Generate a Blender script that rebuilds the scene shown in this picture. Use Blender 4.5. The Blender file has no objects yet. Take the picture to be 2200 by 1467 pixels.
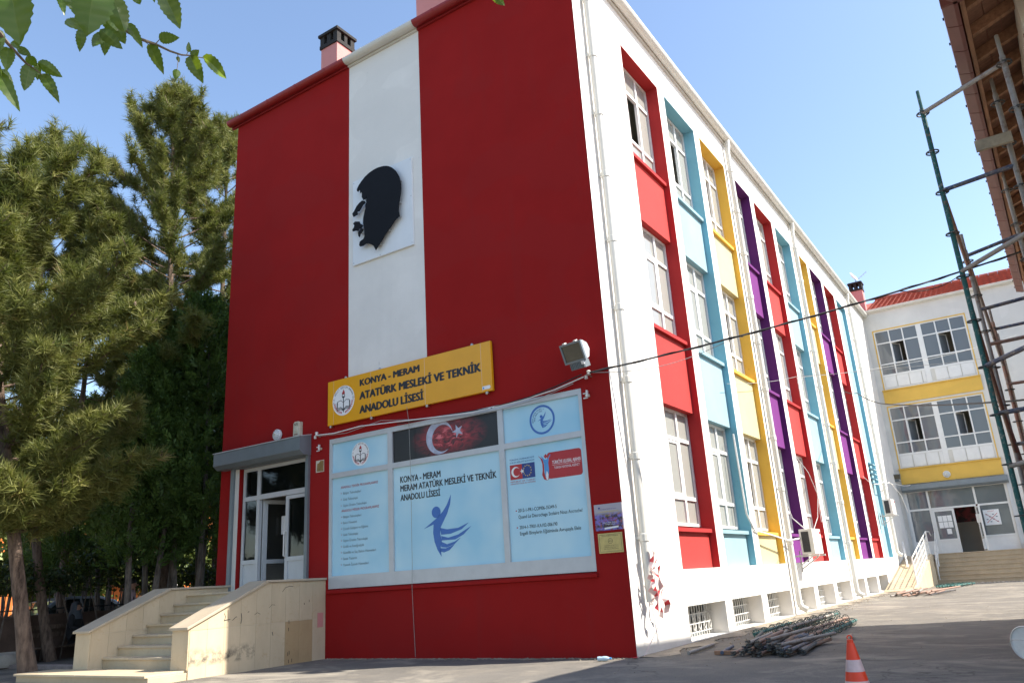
import bpy, bmesh, math, random
import numpy as np
from mathutils import Vector, Matrix
random.seed(7)
rng = np.random.default_rng(7)
PI = math.pi
sc = bpy.context.scene
col = sc.collection

# ------------------------------------------------------------------ camera
CAM = Vector((5.0946, -10.7215, 1.12))
RT = Vector((0.83107, 0.55293, -0.05994)); UP = Vector((0.21092, -0.21360, 0.95388)); FW = Vector((-0.51463, 0.80538, 0.29414))
cd = bpy.data.cameras.new('camera'); cam = bpy.data.objects.new('camera', cd); col.objects.link(cam)
cd.sensor_width = 36; cd.lens = 27.41; cd.clip_start = 0.05; cd.clip_end = 3000
m = Matrix((RT, UP, -FW)).transposed().to_4x4(); m.translation = CAM; cam.matrix_world = m
sc.camera = cam
# ------------------------------------------------------------------ sky and sun
SUN_EL = math.radians(46); SUN_AZ = math.radians(19)      # azimuth from +x towards +y
w = bpy.data.worlds.new('World'); sc.world = w; w.use_nodes = True
nt = w.node_tree; bg = nt.nodes['Background']
sk = nt.nodes.new('ShaderNodeTexSky'); sk.sky_type = 'NISHITA'; sk.sun_disc = False
sk.sun_elevation = SUN_EL; sk.sun_rotation = PI/2 - SUN_AZ; sk.altitude = 0; sk.air_density = 1.0; sk.dust_density = 1.1; sk.ozone_density = 1.2
nt.links.new(sk.outputs[0], bg.inputs[0]); bg.inputs[1].default_value = 0.15
sl = bpy.data.lights.new('sun', 'SUN'); sl.energy = 5.0; sl.angle = math.radians(0.53); sl.color = (1.0, 0.94, 0.84)
so = bpy.data.objects.new('sun', sl); col.objects.link(so)
sd = Vector((math.cos(SUN_EL)*math.cos(SUN_AZ), math.cos(SUN_EL)*math.sin(SUN_AZ), math.sin(SUN_EL)))
so.rotation_euler = sd.to_track_quat('Z', 'Y').to_euler(); so.location = sd*60
sc.view_settings.view_transform = 'Standard'; sc.view_settings.look = 'None'; sc.view_settings.gamma = 1.0
sc.view_settings.use_curve_mapping = False; sc.view_settings.exposure = 1.06

def ray(px, py):
    return FW + RT*((px-1100)/1674.96) - UP*((py-733.5)/1674.96)
def at(px, py, D):
    d = ray(px, py); return CAM + d*(D/math.hypot(d.x, d.y))
def onz(px, py, z):
    d = ray(px, py); return CAM + d*((z-CAM.z)/d.z)

# ------------------------------------------------------------------ materials
M = {}
def newmat(name):
    mt = bpy.data.materials.new(name); mt.use_nodes = True; M[name] = mt
    return mt, mt.node_tree, mt.node_tree.nodes['Principled BSDF']
def mixrgb(n, fac, a, b, bt='MIX'):
    x = n.nodes.new('ShaderNodeMix'); x.data_type = 'RGBA'; x.blend_type = bt
    for s, v in ((x.inputs[0], fac), (x.inputs[6], a), (x.inputs[7], b)):
        if hasattr(v, 'is_linked'): n.links.new(v, s)
        elif isinstance(v, (int, float)): s.default_value = v
        else: s.default_value = (*v, 1) if len(v) == 3 else v
    return x.outputs[2]
def noise(n, scale, detail=4, rough=.6, vec=None, stretch=None, dist=0):
    g = vec
    if g is None:
        g = n.nodes.new('ShaderNodeNewGeometry').outputs['Position']
    if stretch:
        mp = n.nodes.new('ShaderNodeMapping'); mp.inputs['Scale'].default_value = stretch; n.links.new(g, mp.inputs[0]); g = mp.outputs[0]
    x = n.nodes.new('ShaderNodeTexNoise'); x.inputs['Scale'].default_value = scale; x.inputs['Detail'].default_value = detail; x.inputs['Roughness'].default_value = rough; x.inputs['Distortion'].default_value = dist
    n.links.new(g, x.inputs['Vector']); return x.outputs[0]
def ramp(n, v, stops):
    r = n.nodes.new('ShaderNodeValToRGB'); e = r.color_ramp.elements
    while len(e) < len(stops): e.new(0.5)
    for el, (p, c) in zip(e, stops):
        el.position = p; el.color = (c, c, c, 1) if isinstance(c, (int, float)) else (*c, 1)
    n.links.new(v, r.inputs[0]); return r.outputs[0]
def bump(n, b, v, strength=.3, dist=.01):
    x = n.nodes.new('ShaderNodeBump'); x.inputs['Strength'].default_value = strength; x.inputs['Distance'].default_value = dist
    n.links.new(v, x.inputs['Height']); n.links.new(x.outputs[0], b.inputs['Normal'])
def plain(name, c, rough=.6, var=.12, scale=6, metal=0, bmp=0, bscale=60, spec=.5, stretch=None):
    mt, n, b = newmat(name)
    v = noise(n, scale, 5, .65, stretch=stretch)
    d = tuple(x*(1-var) for x in c); l = tuple(min(1, x*(1+var)) for x in c)
    o = mixrgb(n, ramp(n, v, [(.3, 0.), (.7, 1.)]), d, l)
    n.links.new(o, b.inputs['Base Color'])
    b.inputs['Roughness'].default_value = rough; b.inputs['Metallic'].default_value = metal
    b.inputs['Specular IOR Level'].default_value = spec
    if bmp: bump(n, b, noise(n, bscale, 3), bmp, .006)
    return mt
def stucco(name, c, dirt=.25, streak=True, spec=.25):
    mt, n, b = newmat(name)
    v = noise(n, .9, 6, .6); v2 = noise(n, 5, 5, .7)
    o = mixrgb(n, ramp(n, v, [(.3, 0.), (.75, 1.)]), tuple(x*.9 for x in c), tuple(min(1, x*1.06) for x in c))
    o = mixrgb(n, ramp(n, v2, [(.55, 0.), (.8, dirt)]), o, tuple(x*.8+.01 for x in c))
    if streak:
        s = noise(n, 3.5, 4, .6, stretch=(1, 1, .07))
        o = mixrgb(n, ramp(n, s, [(.56, 0.), (.72, dirt*.9)]), o, tuple(x*.72+.012 for x in c))
    pt_ = noise(n, .55, 3, .4, stretch=(1, 1, 1.6), dist=.4)
    o = mixrgb(n, ramp(n, pt_, [(.52, 0.), (.54, .5 if streak else .25)]), o, tuple(x*.90+.004 for x in c))
    sc_ = noise(n, 23, 2, .5, stretch=(1, 1, .4))
    o = mixrgb(n, ramp(n, sc_, [(.735, 0.), (.75, .5)]), o, tuple(x*.55+.02 for x in c))
    n.links.new(o, b.inputs['Base Color']); b.inputs['Roughness'].default_value = .85; b.inputs['Specular IOR Level'].default_value = spec
    bl = n.nodes.new('ShaderNodeMath'); bl.operation = 'ADD'
    n.links.new(noise(n, 90, 3, .7), bl.inputs[0]); n.links.new(noise(n, 9, 3, .6), bl.inputs[1])
    bump(n, b, bl.outputs[0], .35, .008)
    return mt
stucco('red_wall', (.31, .014, .013), .35, spec=.10); stucco('white_wall', (.78, .75, .70), .12); stucco('grey_white', (.66, .645, .60), .2)
RED = (.46, .045, .04); BLUE = (.27, .42, .47); YEL = (.76, .47, .08); PUR = (.15, .025, .165)
for k, c in (('red', RED), ('blue', BLUE), ('yellow', YEL), ('purple', PUR)): stucco('bay_'+k, c, .1, False)
stucco('panel_yellow', (.56, .48, .26), .08, False); stucco('reveal_blue_shade', (.20, .44, .53), .1, False); stucco('reveal_purple_shade', (.10, .018, .12), .1, False); stucco('reveal_red_shade', (.40, .03, .03), .1, False)  # reveal tones: bay paint again with the recess shade put into its colour
stucco('pink', (.62, .27, .25), .25)
stucco('wing_yellow', (.72, .46, .10), .15); stucco('cream', (.62, .56, .46), .3); stucco('dark_red', (.13, .012, .014), .1)
plain('pvc', (.72, .72, .70), .35, .05, 3); plain('pvc_cream', (.60, .59, .54), .4, .06, 3); plain('gutter_white', (.62, .61, .56), .45, .08, 2)
plain('gutter_red', (.26, .016, .018), .45, .1, 3)
plain('alu', (.52, .54, .55), .42, .06, 4, .15); plain('alu_dark', (.19, .225, .245), .42, .08, 4, .3); plain('steel', (.5, .5, .48), .35, .1, 8, .8)
plain('black_paint', (.007, .008, .011), .75, .1, 6, spec=.2); plain('print_black', (.02, .022, .026), .5, .05); plain('white_board', (.72, .74, .75), .35, .04, 2)
plain('sign_yellow', (.80, .37, .006), .35, .05, 1.5); plain('print_white', (.82, .82, .81), .5, .03); plain('print_red', (.45, .03, .035), .5, .05)
plain('print_blue', (.05, .16, .47), .45, .04); plain('print_navy', (.02, .05, .22), .45, .04); plain('print_grey', (.17, .20, .23), .5, .05); plain('print_yellow', (.75, .55, .06), .5, .05)
plain('print_silver', (.42, .45, .56), .5, .35, 5); plain('print_sky', (.08, .30, .62), .45, .05)
plain('brass', (.50, .40, .17), .35, .12, 12, .6); plain('brown_paper', (.24, .15, .05), .7, .2, 14)
plain('soot', (.02, .019, .018), .9, .4, 12, bmp=.6, bscale=30); plain('rubber', (.015, .015, .016), .6, .2, 8); plain('cable_grey', (.30, .30, .28), .6, .2, 10)
plain('wood', (.30, .155, .085), .75, .3, 5, bmp=.3, bscale=40, stretch=(5, .6, 5)); plain('wood_dark', (.21, .105, .065), .8, .3, 5, bmp=.3, stretch=(.6, 6, 6)); plain('plank_grey', (.36, .30, .21), .85, .3, 6, bmp=.4, bscale=50)
plain('fascia_brown', (.16, .055, .045), .4, .12, 4); plain('cone_orange', (.80, .055, .012), .5, .06, 9); plain('cone_white', (.62, .44, .42), .4, .1, 20)
plain('plastic_white', (.70, .69, .66), .4, .12, 6); plain('bulb_glass', (.50, .52, .50), .15, .05, 8); plain('beige_plastic', (.55, .51, .38), .45, .06, 8)
plain('ac_white', (.66, .64, .58), .45, .06, 5); plain('ac_dark', (.03, .03, .03), .6, .3, 30)
plain('concrete', (.30, .28, .25), .9, .25, 4, bmp=.5); plain('brown_render', (.10, .065, .05), .9, .3, 3, bmp=.4); plain('kerb', (.27, .22, .20), .9, .25, 5, bmp=.5)
plain('orange_wall', (.62, .17, .03), .8, .1, 2); plain('lime_wall', (.45, .52, .22), .8, .1, 2); plain('far_white', (.62, .62, .60), .8, .1, 2)
plain('tape_red', (.62, .05, .06), .4, .1, 8); plain('tape_white', (.78, .58, .55), .4, .08, 8); plain('bottle', (.45, .58, .68), .15, .1, 10)
plain('scarf', (.05, .06, .075), .8, .15, 20); plain('coat', (.012, .012, .014), .85, .2, 20); plain('skin', (.36, .19, .13), .55, .08, 20); plain('shirt', (.50, .38, .42), .8, .1, 20); plain('trousers', (.05, .06, .09), .85, .2, 20); plain('hair', (.02, .014, .01), .6, .2, 30)
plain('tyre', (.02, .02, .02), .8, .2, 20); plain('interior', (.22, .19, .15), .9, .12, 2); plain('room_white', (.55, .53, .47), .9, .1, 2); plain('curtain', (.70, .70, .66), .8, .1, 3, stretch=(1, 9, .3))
plain('tile_roof', (.36, .085, .05), .7, .3, 7, bmp=.3); plain('marble_dark', (.30, .29, .27), .5, .15, 5)

def travertine(name, c):
    mt, n, b = newmat(name)
    v = noise(n, 2.2, 7, .65, stretch=(1, 1, .35)); v2 = noise(n, 9, 6, .7, dist=1.2); v3 = noise(n, 1.1, 4, .6)
    o = mixrgb(n, ramp(n, v, [(.3, 0.), (.75, 1.)]), tuple(x*.85 for x in c), tuple(min(1, x*1.1) for x in c))
    o = mixrgb(n, ramp(n, v2, [(.56, 0.), (.72, .45)]), o, (c[0]*.72, c[1]*.55, c[2]*.36))
    o = mixrgb(n, ramp(n, v3, [(.6, 0.), (.8, .35)]), o, (c[0]*.5, c[1]*.48, c[2]*.45))
    oi = n.nodes.new('ShaderNodeObjectInfo')
    o = mixrgb(n, ramp(n, oi.outputs['Random'], [(0., 0.), (1., .22)]), o, (c[0]*.7, c[1]*.64, c[2]*.55))
    n.links.new(o, b.inputs['Base Color']); b.inputs['Roughness'].default_value = .55
    bump(n, b, noise(n, 45, 4, .7), .2, .004); return mt
travertine('stone', (.60, .49, .33)); travertine('stone_tan', (.46, .33, .18)); travertine('stone_cope', (.50, .42, .31)); travertine('stone_far', (.50, .40, .27))
def soot_stone():
    mt, n, b = newmat('stone_sooty')
    c = (.60, .49, .33); v = noise(n, 2.2, 7, .65, stretch=(1, 1, .35))
    o = mixrgb(n, ramp(n, v, [(.3, 0.), (.75, 1.)]), tuple(x*.85 for x in c), tuple(x*1.1 for x in c))
    g = n.nodes.new('ShaderNodeNewGeometry'); sp = n.nodes.new('ShaderNodeSeparateXYZ'); n.links.new(g.outputs['Position'], sp.inputs[0])
    zz = ramp(n, sp.outputs[2], [(.16, 0.), (.22, 1.), (.32, .9), (.46, 0.)])
    f = mixrgb(n, 1.0, zz, ramp(n, noise(n, 7, 5, .7), [(.42, 0.), (.66, .95)]), 'MULTIPLY')
    o = mixrgb(n, f, o, (.05, .048, .045)); n.links.new(o, b.inputs['Base Color']); b.inputs['Roughness'].default_value = .6
soot_stone()

def asphalt():
    mt, n, b = newmat('asphalt')
    big = noise(n, .22, 6, .62); mid = noise(n, 1.6, 6, .68, dist=.6); fine = noise(n, 120, 3, .75); fin2 = noise(n, 420, 2, .6); pt = noise(n, 14, 3, .6)
    o = mixrgb(n, ramp(n, big, [(.3, 0.), (.7, 1.)]), (.135, .123, .108), (.245, .222, .190))
    o = mixrgb(n, ramp(n, mid, [(.48, 0.), (.72, .6)]), o, (.31, .272, .215))
    o = mixrgb(n, ramp(n, noise(n, .7, 5, .6, stretch=(.7, 1.3, 1)), [(.58, 0.), (.70, .5)]), o, (.085, .078, .07))
    o = mixrgb(n, ramp(n, fine, [(.46, 0.), (.64, .75)]), o, (.06, .056, .053))
    o = mixrgb(n, ramp(n, fin2, [(.60, 0.), (.72, .7)]), o, (.40, .375, .34))
    o = mixrgb(n, ramp(n, pt, [(.735, 0.), (.76, .7)]), o, (.46, .44, .40))
    o = mixrgb(n, ramp(n, noise(n, .8, 7, .72, stretch=(.75, 1.3, 1), dist=.8), [(.50, 0.), (.66, .6)]), o, (.40, .355, .285))
    vo = n.nodes.new('ShaderNodeTexVoronoi'); vo.feature = 'DISTANCE_TO_EDGE'; vo.inputs['Scale'].default_value = .42
    gg = n.nodes.new('ShaderNodeNewGeometry'); wa = n.nodes.new('ShaderNodeVectorMath'); wa.operation = 'ADD'; nz_ = n.nodes.new('ShaderNodeTexNoise'); nz_.inputs['Scale'].default_value = 2.2; nz_.inputs['Detail'].default_value = 6; n.links.new(gg.outputs['Position'], nz_.inputs['Vector']); sc2 = n.nodes.new('ShaderNodeVectorMath'); sc2.operation = 'SCALE'; sc2.inputs['Scale'].default_value = .9; n.links.new(nz_.outputs['Color'], sc2.inputs[0]); n.links.new(gg.outputs['Position'], wa.inputs[0]); n.links.new(sc2.outputs[0], wa.inputs[1]); n.links.new(wa.outputs[0], vo.inputs['Vector'])
    ck = mixrgb(n, 1.0, ramp(n, vo.outputs['Distance'], [(.0, .45), (.004, .45), (.008, 0.)]), ramp(n, noise(n, .35, 2, .5), [(.56, 0.), (.64, 1.)]), 'MULTIPLY')
    o = mixrgb(n, ck, o, (.035, .032, .03))
    n.links.new(o, b.inputs['Base Color']); b.inputs['Roughness'].default_value = .92; b.inputs['Specular IOR Level'].default_value = .2
    a = n.nodes.new('ShaderNodeMath'); a.operation = 'ADD'; n.links.new(fine, a.inputs[0]); n.links.new(noise(n, 3, 4, .6), a.inputs[1])
    bump(n, b, a.outputs[0], .6, .012)
asphalt()
plain('dirt', (.30, .25, .19), .95, .35, 5, bmp=.8, bscale=40)
plain('paving', (.12, .105, .09), .9, .25, 2, bmp=.5)

def glass(name, tint, mixf, rough=.03):
    mt, n, b = newmat(name)
    out = n.nodes['Material Output']
    b.inputs['Base Color'].default_value = (*tint, 1); b.inputs['Roughness'].default_value = rough; b.inputs['Specular IOR Level'].default_value = .7
    bump(n, b, noise(n, 1.4, 2, .5), .12, .05)
    t = n.nodes.new('ShaderNodeBsdfTransparent'); t.inputs[0].default_value = (.75, .78, .77, 1)
    lw = n.nodes.new('ShaderNodeLayerWeight'); lw.inputs[0].default_value = .35
    r = ramp(n, lw.outputs['Facing'], [(0., mixf), (1., 1.)])
    mx = n.nodes.new('ShaderNodeMixShader'); n.links.new(r, mx.inputs[0]); n.links.new(t.outputs[0], mx.inputs[1]); n.links.new(b.outputs[0], mx.inputs[2])
    n.links.new(mx.outputs[0], out.inputs[0])
glass('glass_side', (.36, .36, .33), .62); glass('glass_far', (.18, .20, .215), .75); glass('glass_door', (.006, .008, .008), .5); glass('glass_car', (.02, .03, .03), .3)

def foliage(name, c1, c2, trans=.35, rough=.55):
    mt, n, b = newmat(name)
    at_ = n.nodes.new('ShaderNodeAttribute'); at_.attribute_name = 'tint'
    o = mixrgb(n, at_.outputs['Fac'], c1, c2)
    if name == 'pine_needles': o = mixrgb(n, ramp(n, at_.outputs['Fac'], [(.80, 0.), (.90, .8)]), o, (.24, .15, .065))
    n.links.new(o, b.inputs['Base Color']); b.inputs['Roughness'].default_value = rough; b.inputs['Specular IOR Level'].default_value = .35
    t = n.nodes.new('ShaderNodeBsdfTranslucent'); n.links.new(mixrgb(n, .5, o, (.16, .22, .02)), t.inputs[0])
    mx = n.nodes.new('ShaderNodeMixShader'); mx.inputs[0].default_value = trans
    n.links.new(b.outputs[0], mx.inputs[1]); n.links.new(t.outputs[0], mx.inputs[2]); n.links.new(mx.outputs[0], n.nodes['Material Output'].inputs[0])
foliage('pine_needles', (.058, .082, .018), (.28, .27, .075), .3); foliage('thuja_leaves', (.03, .065, .014), (.11, .19, .04), .35)
foliage('hedge_leaves', (.012, .022, .008), (.05, .08, .02), .25); foliage('bush_leaves', (.09, .14, .03), (.24, .28, .08), .4)
def leafmat():
    mt, n, b = newmat('mulberry_leaf')
    oi = n.nodes.new('ShaderNodeObjectInfo')
    uv = n.nodes.new('ShaderNodeTexCoord'); 
    o = mixrgb(n, oi.outputs['Random'], (.016, .045, .007), (.045, .095, .013))
    wv = n.nodes.new('ShaderNodeTexWave'); wv.wave_type = 'BANDS'; wv.bands_direction = 'DIAGONAL'; wv.inputs['Scale'].default_value = 0.0
    at_ = n.nodes.new('ShaderNodeAttribute'); at_.attribute_name = 'vein'
    o = mixrgb(n, at_.outputs['Fac'], o, (.10, .14, .04)); n.links.new(o, b.inputs['Base Color']); b.inputs['Roughness'].default_value = .33
    t = n.nodes.new('ShaderNodeBsdfTranslucent'); t.inputs[0].default_value = (.24, .34, .015, 1)
    mx = n.nodes.new('ShaderNodeMixShader'); mx.inputs[0].default_value = .42
    n.nodes.remove(wv); n.nodes.remove(uv)
    n.links.new(b.outputs[0], mx.inputs[1]); n.links.new(t.outputs[0], mx.inputs[2]); n.links.new(mx.outputs[0], n.nodes['Material Output'].inputs[0])
leafmat()
def barkmat(name, a, c):
    mt, n, b = newmat(name)
    v = noise(n, 9, 6, .7, stretch=(1.6, 1.6, .35)); v2 = noise(n, 2, 4, .6)
    o = mixrgb(n, ramp(n, v, [(.35, 0.), (.65, 1.)]), a, c); o = mixrgb(n, ramp(n, v2, [(.5, 0.), (.8, .4)]), o, (.30, .22, .17))
    n.links.new(o, b.inputs['Base Color']); b.inputs['Roughness'].default_value = .95; bump(n, b, v, 1., .05)
barkmat('bark', (.045, .028, .02), (.21, .145, .105)); barkmat('bark_grey', (.05, .04, .035), (.20, .17, .14)); barkmat('twig', (.10, .075, .05), (.22, .17, .11))
def scaffmat(name, paint, rust=(.22, .10, .05), amount=.5, dusty=(.36, .33, .28)):
    mt, n, b = newmat(name)
    v = noise(n, 7, 6, .7); v2 = noise(n, 30, 4, .7)
    o = mixrgb(n, ramp(n, v, [(amount-.04, 0.), (amount+.1, 1.)]), paint, rust)
    o = mixrgb(n, ramp(n, v2, [(.55, 0.), (.68, .8)]), o, dusty)
    n.links.new(o, b.inputs['Base Color']); b.inputs['Roughness'].default_value = .65; b.inputs['Metallic'].default_value = .15; bump(n, b, v2, .25, .004)
scaffmat('tube_green', (.02, .11, .10), amount=.60); scaffmat('tube_blue', (.07, .09, .145), (.20, .16, .135), .5); scaffmat('tube_rust', (.30, .165, .115), (.24, .18, .145), .5); scaffmat('tube_grey', (.28, .26, .235), (.19, .13, .10), .55); scaffmat('tube_dark', (.05, .055, .055), (.12, .08, .06), .58)

def poster_mat(name, base, glow):
    mt, n, b = newmat(name)
    v = noise(n, .8, 3, .5)
    o = mixrgb(n, ramp(n, v, [(.35, 0.), (.65, 1.)]), base, glow)
    n.links.new(o, b.inputs['Base Color']); b.inputs['Roughness'].default_value = .3; b.inputs['Specular IOR Level'].default_value = .4
poster_mat('poster_blue', (.33, .62, .78), (.52, .74, .82))
def flagmat():
    mt, n, b = newmat('poster_flag')
    g = n.nodes.new('ShaderNodeNewGeometry'); mp = n.nodes.new('ShaderNodeMapping'); mp.vector_type = 'POINT'
    mp.inputs['Location'].default_value = (3.22*1.15, 0, -3.62*2.7); mp.inputs['Scale'].default_value = (1.15, 0, 2.7)
    n.links.new(g.outputs['Position'], mp.inputs[0])
    gr = n.nodes.new('ShaderNodeTexGradient'); gr.gradient_type = 'SPHERICAL'; n.links.new(mp.outputs[0], gr.inputs[0])
    nz = noise(n, 4.2, 4, .6, stretch=(1, 1, 2.2), dist=1.6)
    f = mixrgb(n, 1.0, ramp(n, gr.outputs[1], [(0., 0.), (.75, 1.)]), ramp(n, nz, [(.32, 0.), (.62, 1.)]), 'MULTIPLY')
    o = mixrgb(n, f, (.016, .014, .016), (.52, .035, .05)); f2 = ramp(n, f, [(.6, 0.), (1., .6)])
    o = mixrgb(n, f2, o, (.80, .25, .26)); n.links.new(o, b.inputs['Base Color']); b.inputs['Roughness'].default_value = .3
flagmat()
def printmat():
    mt, n, b = newmat('poster_photo')
    v = noise(n, 16, 3, .6); v2 = noise(n, 22, 2, .5)
    g = n.nodes.new('ShaderNodeNewGeometry'); sp = n.nodes.new('ShaderNodeSeparateXYZ'); n.links.new(g.outputs['Position'], sp.inputs[0])
    mr = n.nodes.new('ShaderNodeMapRange'); mr.inputs[1].default_value = 1.77; mr.inputs[2].default_value = 2.16; n.links.new(sp.outputs[2], mr.inputs[0])
    o = mixrgb(n, ramp(n, v, [(.42, 0.), (.58, 1.)]), (.05, .03, .035), (.20, .16, .50)); o = mixrgb(n, ramp(n, v2, [(.58, 0.), (.66, 1.)]), o, (.35, .09, .09))
    o = mixrgb(n, ramp(n, mr.outputs[0], [(.55, 0.), (.68, 1.)]), o, (.42, .38, .43))
    n.links.new(o, b.inputs['Base Color']); b.inputs['Roughness'].default_value = .35
printmat()
def muralmat():
    mt, n, b = newmat('mural_red')
    v = noise(n, 3.5, 4, .6, dist=1.)
    o = mixrgb(n, ramp(n, v, [(.4, 0.), (.62, 1.)]), (.05, .012, .016), (.42, .04, .05)); n.links.new(o, b.inputs['Base Color']); b.inputs['Roughness'].default_value = .5
muralmat()
def carpaint():
    mt, n, b = newmat('car_paint'); b.inputs['Base Color'].default_value = (.30, .35, .40, 1); b.inputs['Metallic'].default_value = .6; b.inputs['Roughness'].default_value = .3; b.inputs['Coat Weight'].default_value = .6
carpaint()

# ------------------------------------------------------------------ mesh helpers
ORG = {}
def link(o, parent=None, origin=None):
    col.objects.link(o)
    og = Vector(origin) if origin is not None else (ORG[parent] if parent else Vector((0, 0, 0)))
    ORG[o] = og
    if parent: o.parent = parent; o.location = og - ORG[parent]
    else: o.location = og
    return o
def tag(o, label=None, cat=None, group=None, kind=None):
    if label: o['label'] = label
    if cat: o['category'] = cat
    if group: o['group'] = group
    if kind: o['kind'] = kind
    return o
def thing(name, label, cat, loc, group=None):
    o = bpy.data.objects.new(name, None); o.empty_display_size = .2
    link(o, None, loc); return tag(o, label, cat, group)
class MB:
    def __init__(s): s.v = []; s.f = []
    def quad(s, *p):
        b = len(s.v); s.v += [tuple(x) for x in p]; s.f.append(tuple(range(b, b+len(p)))); return s
    def box(s, x0, x1, y0, y1, z0, z1):
        b = len(s.v); s.v += [(x, y, z) for z in (z0, z1) for y in (y0, y1) for x in (x0, x1)]
        s.f += [tuple(b+i for i in q) for q in ((0, 2, 3, 1), (4, 5, 7, 6), (0, 1, 5, 4), (2, 6, 7, 3), (0, 4, 6, 2), (1, 3, 7, 5))]; return s
    def bar(s, a, c, wd, ht, up=(0, 0, 1)):
        a = Vector(a); c = Vector(c); d = (c-a).normalized(); u = Vector(up); r = d.cross(u)
        if r.length < 1e-4: r = d.cross(Vector((1, 0, 0)))
        r.normalize(); u = r.cross(d).normalized(); b = len(s.v)
        for p in (a, c):
            for i, j in ((-1, -1), (1, -1), (1, 1), (-1, 1)): s.v.append(tuple(p + r*(i*wd/2) + u*(j*ht/2)))
        s.f += [tuple(b+i for i in q) for q in ((0, 1, 2, 3), (7, 6, 5, 4), (0, 4, 5, 1), (1, 5, 6, 2), (2, 6, 7, 3), (3, 7, 4, 0))]; return s
    def prism(s, poly, fn, a, b):
        """poly 2-D outline, fn(u, v, t) -> xyz; solid between t=a and t=b"""
        n = len(poly); k = len(s.v)
        s.v += [tuple(fn(u, v, a)) for u, v in poly] + [tuple(fn(u, v, b)) for u, v in poly]
        s.f.append(tuple(range(k, k+n))); s.f.append(tuple(range(k+2*n-1, k+n-1, -1)))
        for i in range(n): j = (i+1) % n; s.f.append((k+j, k+i, k+n+i, k+n+j))
        return s
    def tube(s, pts, r, n=8, caps=True):
        pts = [Vector(p) for p in pts]; rs = r if isinstance(r, (list, tuple)) else [r]*len(pts); b = len(s.v)
        prev = None
        for i, p in enumerate(pts):
            d = (pts[min(i+1, len(pts)-1)] - pts[max(i-1, 0)]).normalized()
            u = prev if prev is not None else (Vector((0, 0, 1)) if abs(d.z) < .9 else Vector((1, 0, 0)))
            x = d.cross(u).normalized(); u = x.cross(d).normalized(); prev = u
            for k in range(n): a = 2*PI*k/n; s.v.append(tuple(p + (x*math.cos(a)+u*math.sin(a))*rs[i]))
        for i in range(len(pts)-1):
            for k in range(n): s.f.append((b+i*n+k, b+i*n+(k+1) % n, b+(i+1)*n+(k+1) % n, b+(i+1)*n+k))
        if caps: s.f.append(tuple(b+k for k in range(n-1, -1, -1))); s.f.append(tuple(b+(len(pts)-1)*n+k for k in range(n)))
        return s
    def lathe(s, prof, c, axis=(0, 0, 1), n=20):
        q = Vector(axis).normalized().to_track_quat('Z', 'Y'); c = Vector(c); b = len(s.v)
        for r, h in prof:
            for k in range(n): a = 2*PI*k/n; s.v.append(tuple(c + q @ Vector((r*math.cos(a), r*math.sin(a), h))))
        for i in range(len(prof)-1):
            for k in range(n): s.f.append((b+i*n+k, b+i*n+(k+1) % n, b+(i+1)*n+(k+1) % n, b+(i+1)*n+k))
        s.f.append(tuple(b+k for k in range(n-1, -1, -1))); s.f.append(tuple(b+(len(prof)-1)*n+k for k in range(n))); return s
    def ring(s, c, r0, r1, th, axis=(0, 0, 1), n=16):
        s.lathe([(r0, -th/2), (r1, -th/2), (r1, th/2), (r0, th/2), (r0, -th/2)], c, axis, n); s.f = s.f[:-2]; return s
    def mesh(s, name, mat, origin=(0, 0, 0), smooth=False):
        me = bpy.data.meshes.new(name); o = Vector(origin)
        me.from_pydata([tuple(Vector(v)-o) for v in s.v], [], s.f); me.materials.append(M[mat]); me.validate(verbose=False)
        bm = bmesh.new(); bm.from_mesh(me); bmesh.ops.recalc_face_normals(bm, faces=bm.faces[:]); bm.to_mesh(me); bm.free()
        if smooth:
            me.polygons.foreach_set('use_smooth', [True]*len(me.polygons))
            try: me.set_sharp_from_angle(angle=math.radians(40))
            except Exception: pass
        return me
    def build(s, name, mat, parent=None, origin=None, smooth=False, bevel=0):
        og = Vector(origin) if origin is not None else (ORG[parent] if parent else Vector((0, 0, 0)))
        me = s.mesh(name, mat, og, smooth); o = bpy.data.objects.new(name, me); link(o, parent, og)
        if bevel:
            bv = o.modifiers.new('bevel', 'BEVEL'); bv.width = bevel; bv.segments = 2; bv.limit_method = 'ANGLE'; bv.angle_limit = math.radians(50)
        return o
def box(name, mat, parent, x0, x1, y0, y1, z0, z1, bevel=0, origin=None):
    return MB().box(x0, x1, y0, y1, z0, z1).build(name, mat, parent, origin, bevel=bevel)
def inst(src, parent, offset, label=None):
    o = src.copy(); col.objects.link(o); o.parent = parent
    o.location = src.location + Vector(offset); ORG[o] = ORG[src] + Vector(offset)
    return o
def copy_tree(o, parent=None, offset=(0, 0, 0)):
    c = o.copy(); col.objects.link(c); c.parent = parent; c.location = o.location + Vector(offset)
    ORG[c] = ORG[o] + Vector(offset)
    for ch in list(o.children): 
        d = ch.copy(); col.objects.link(d); d.parent = c; ORG[d] = ORG[ch] + Vector(offset)
        for g in list(ch.children):
            e = g.copy(); col.objects.link(e); e.parent = d; ORG[e] = ORG[g] + Vector(offset)
    return c
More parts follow.
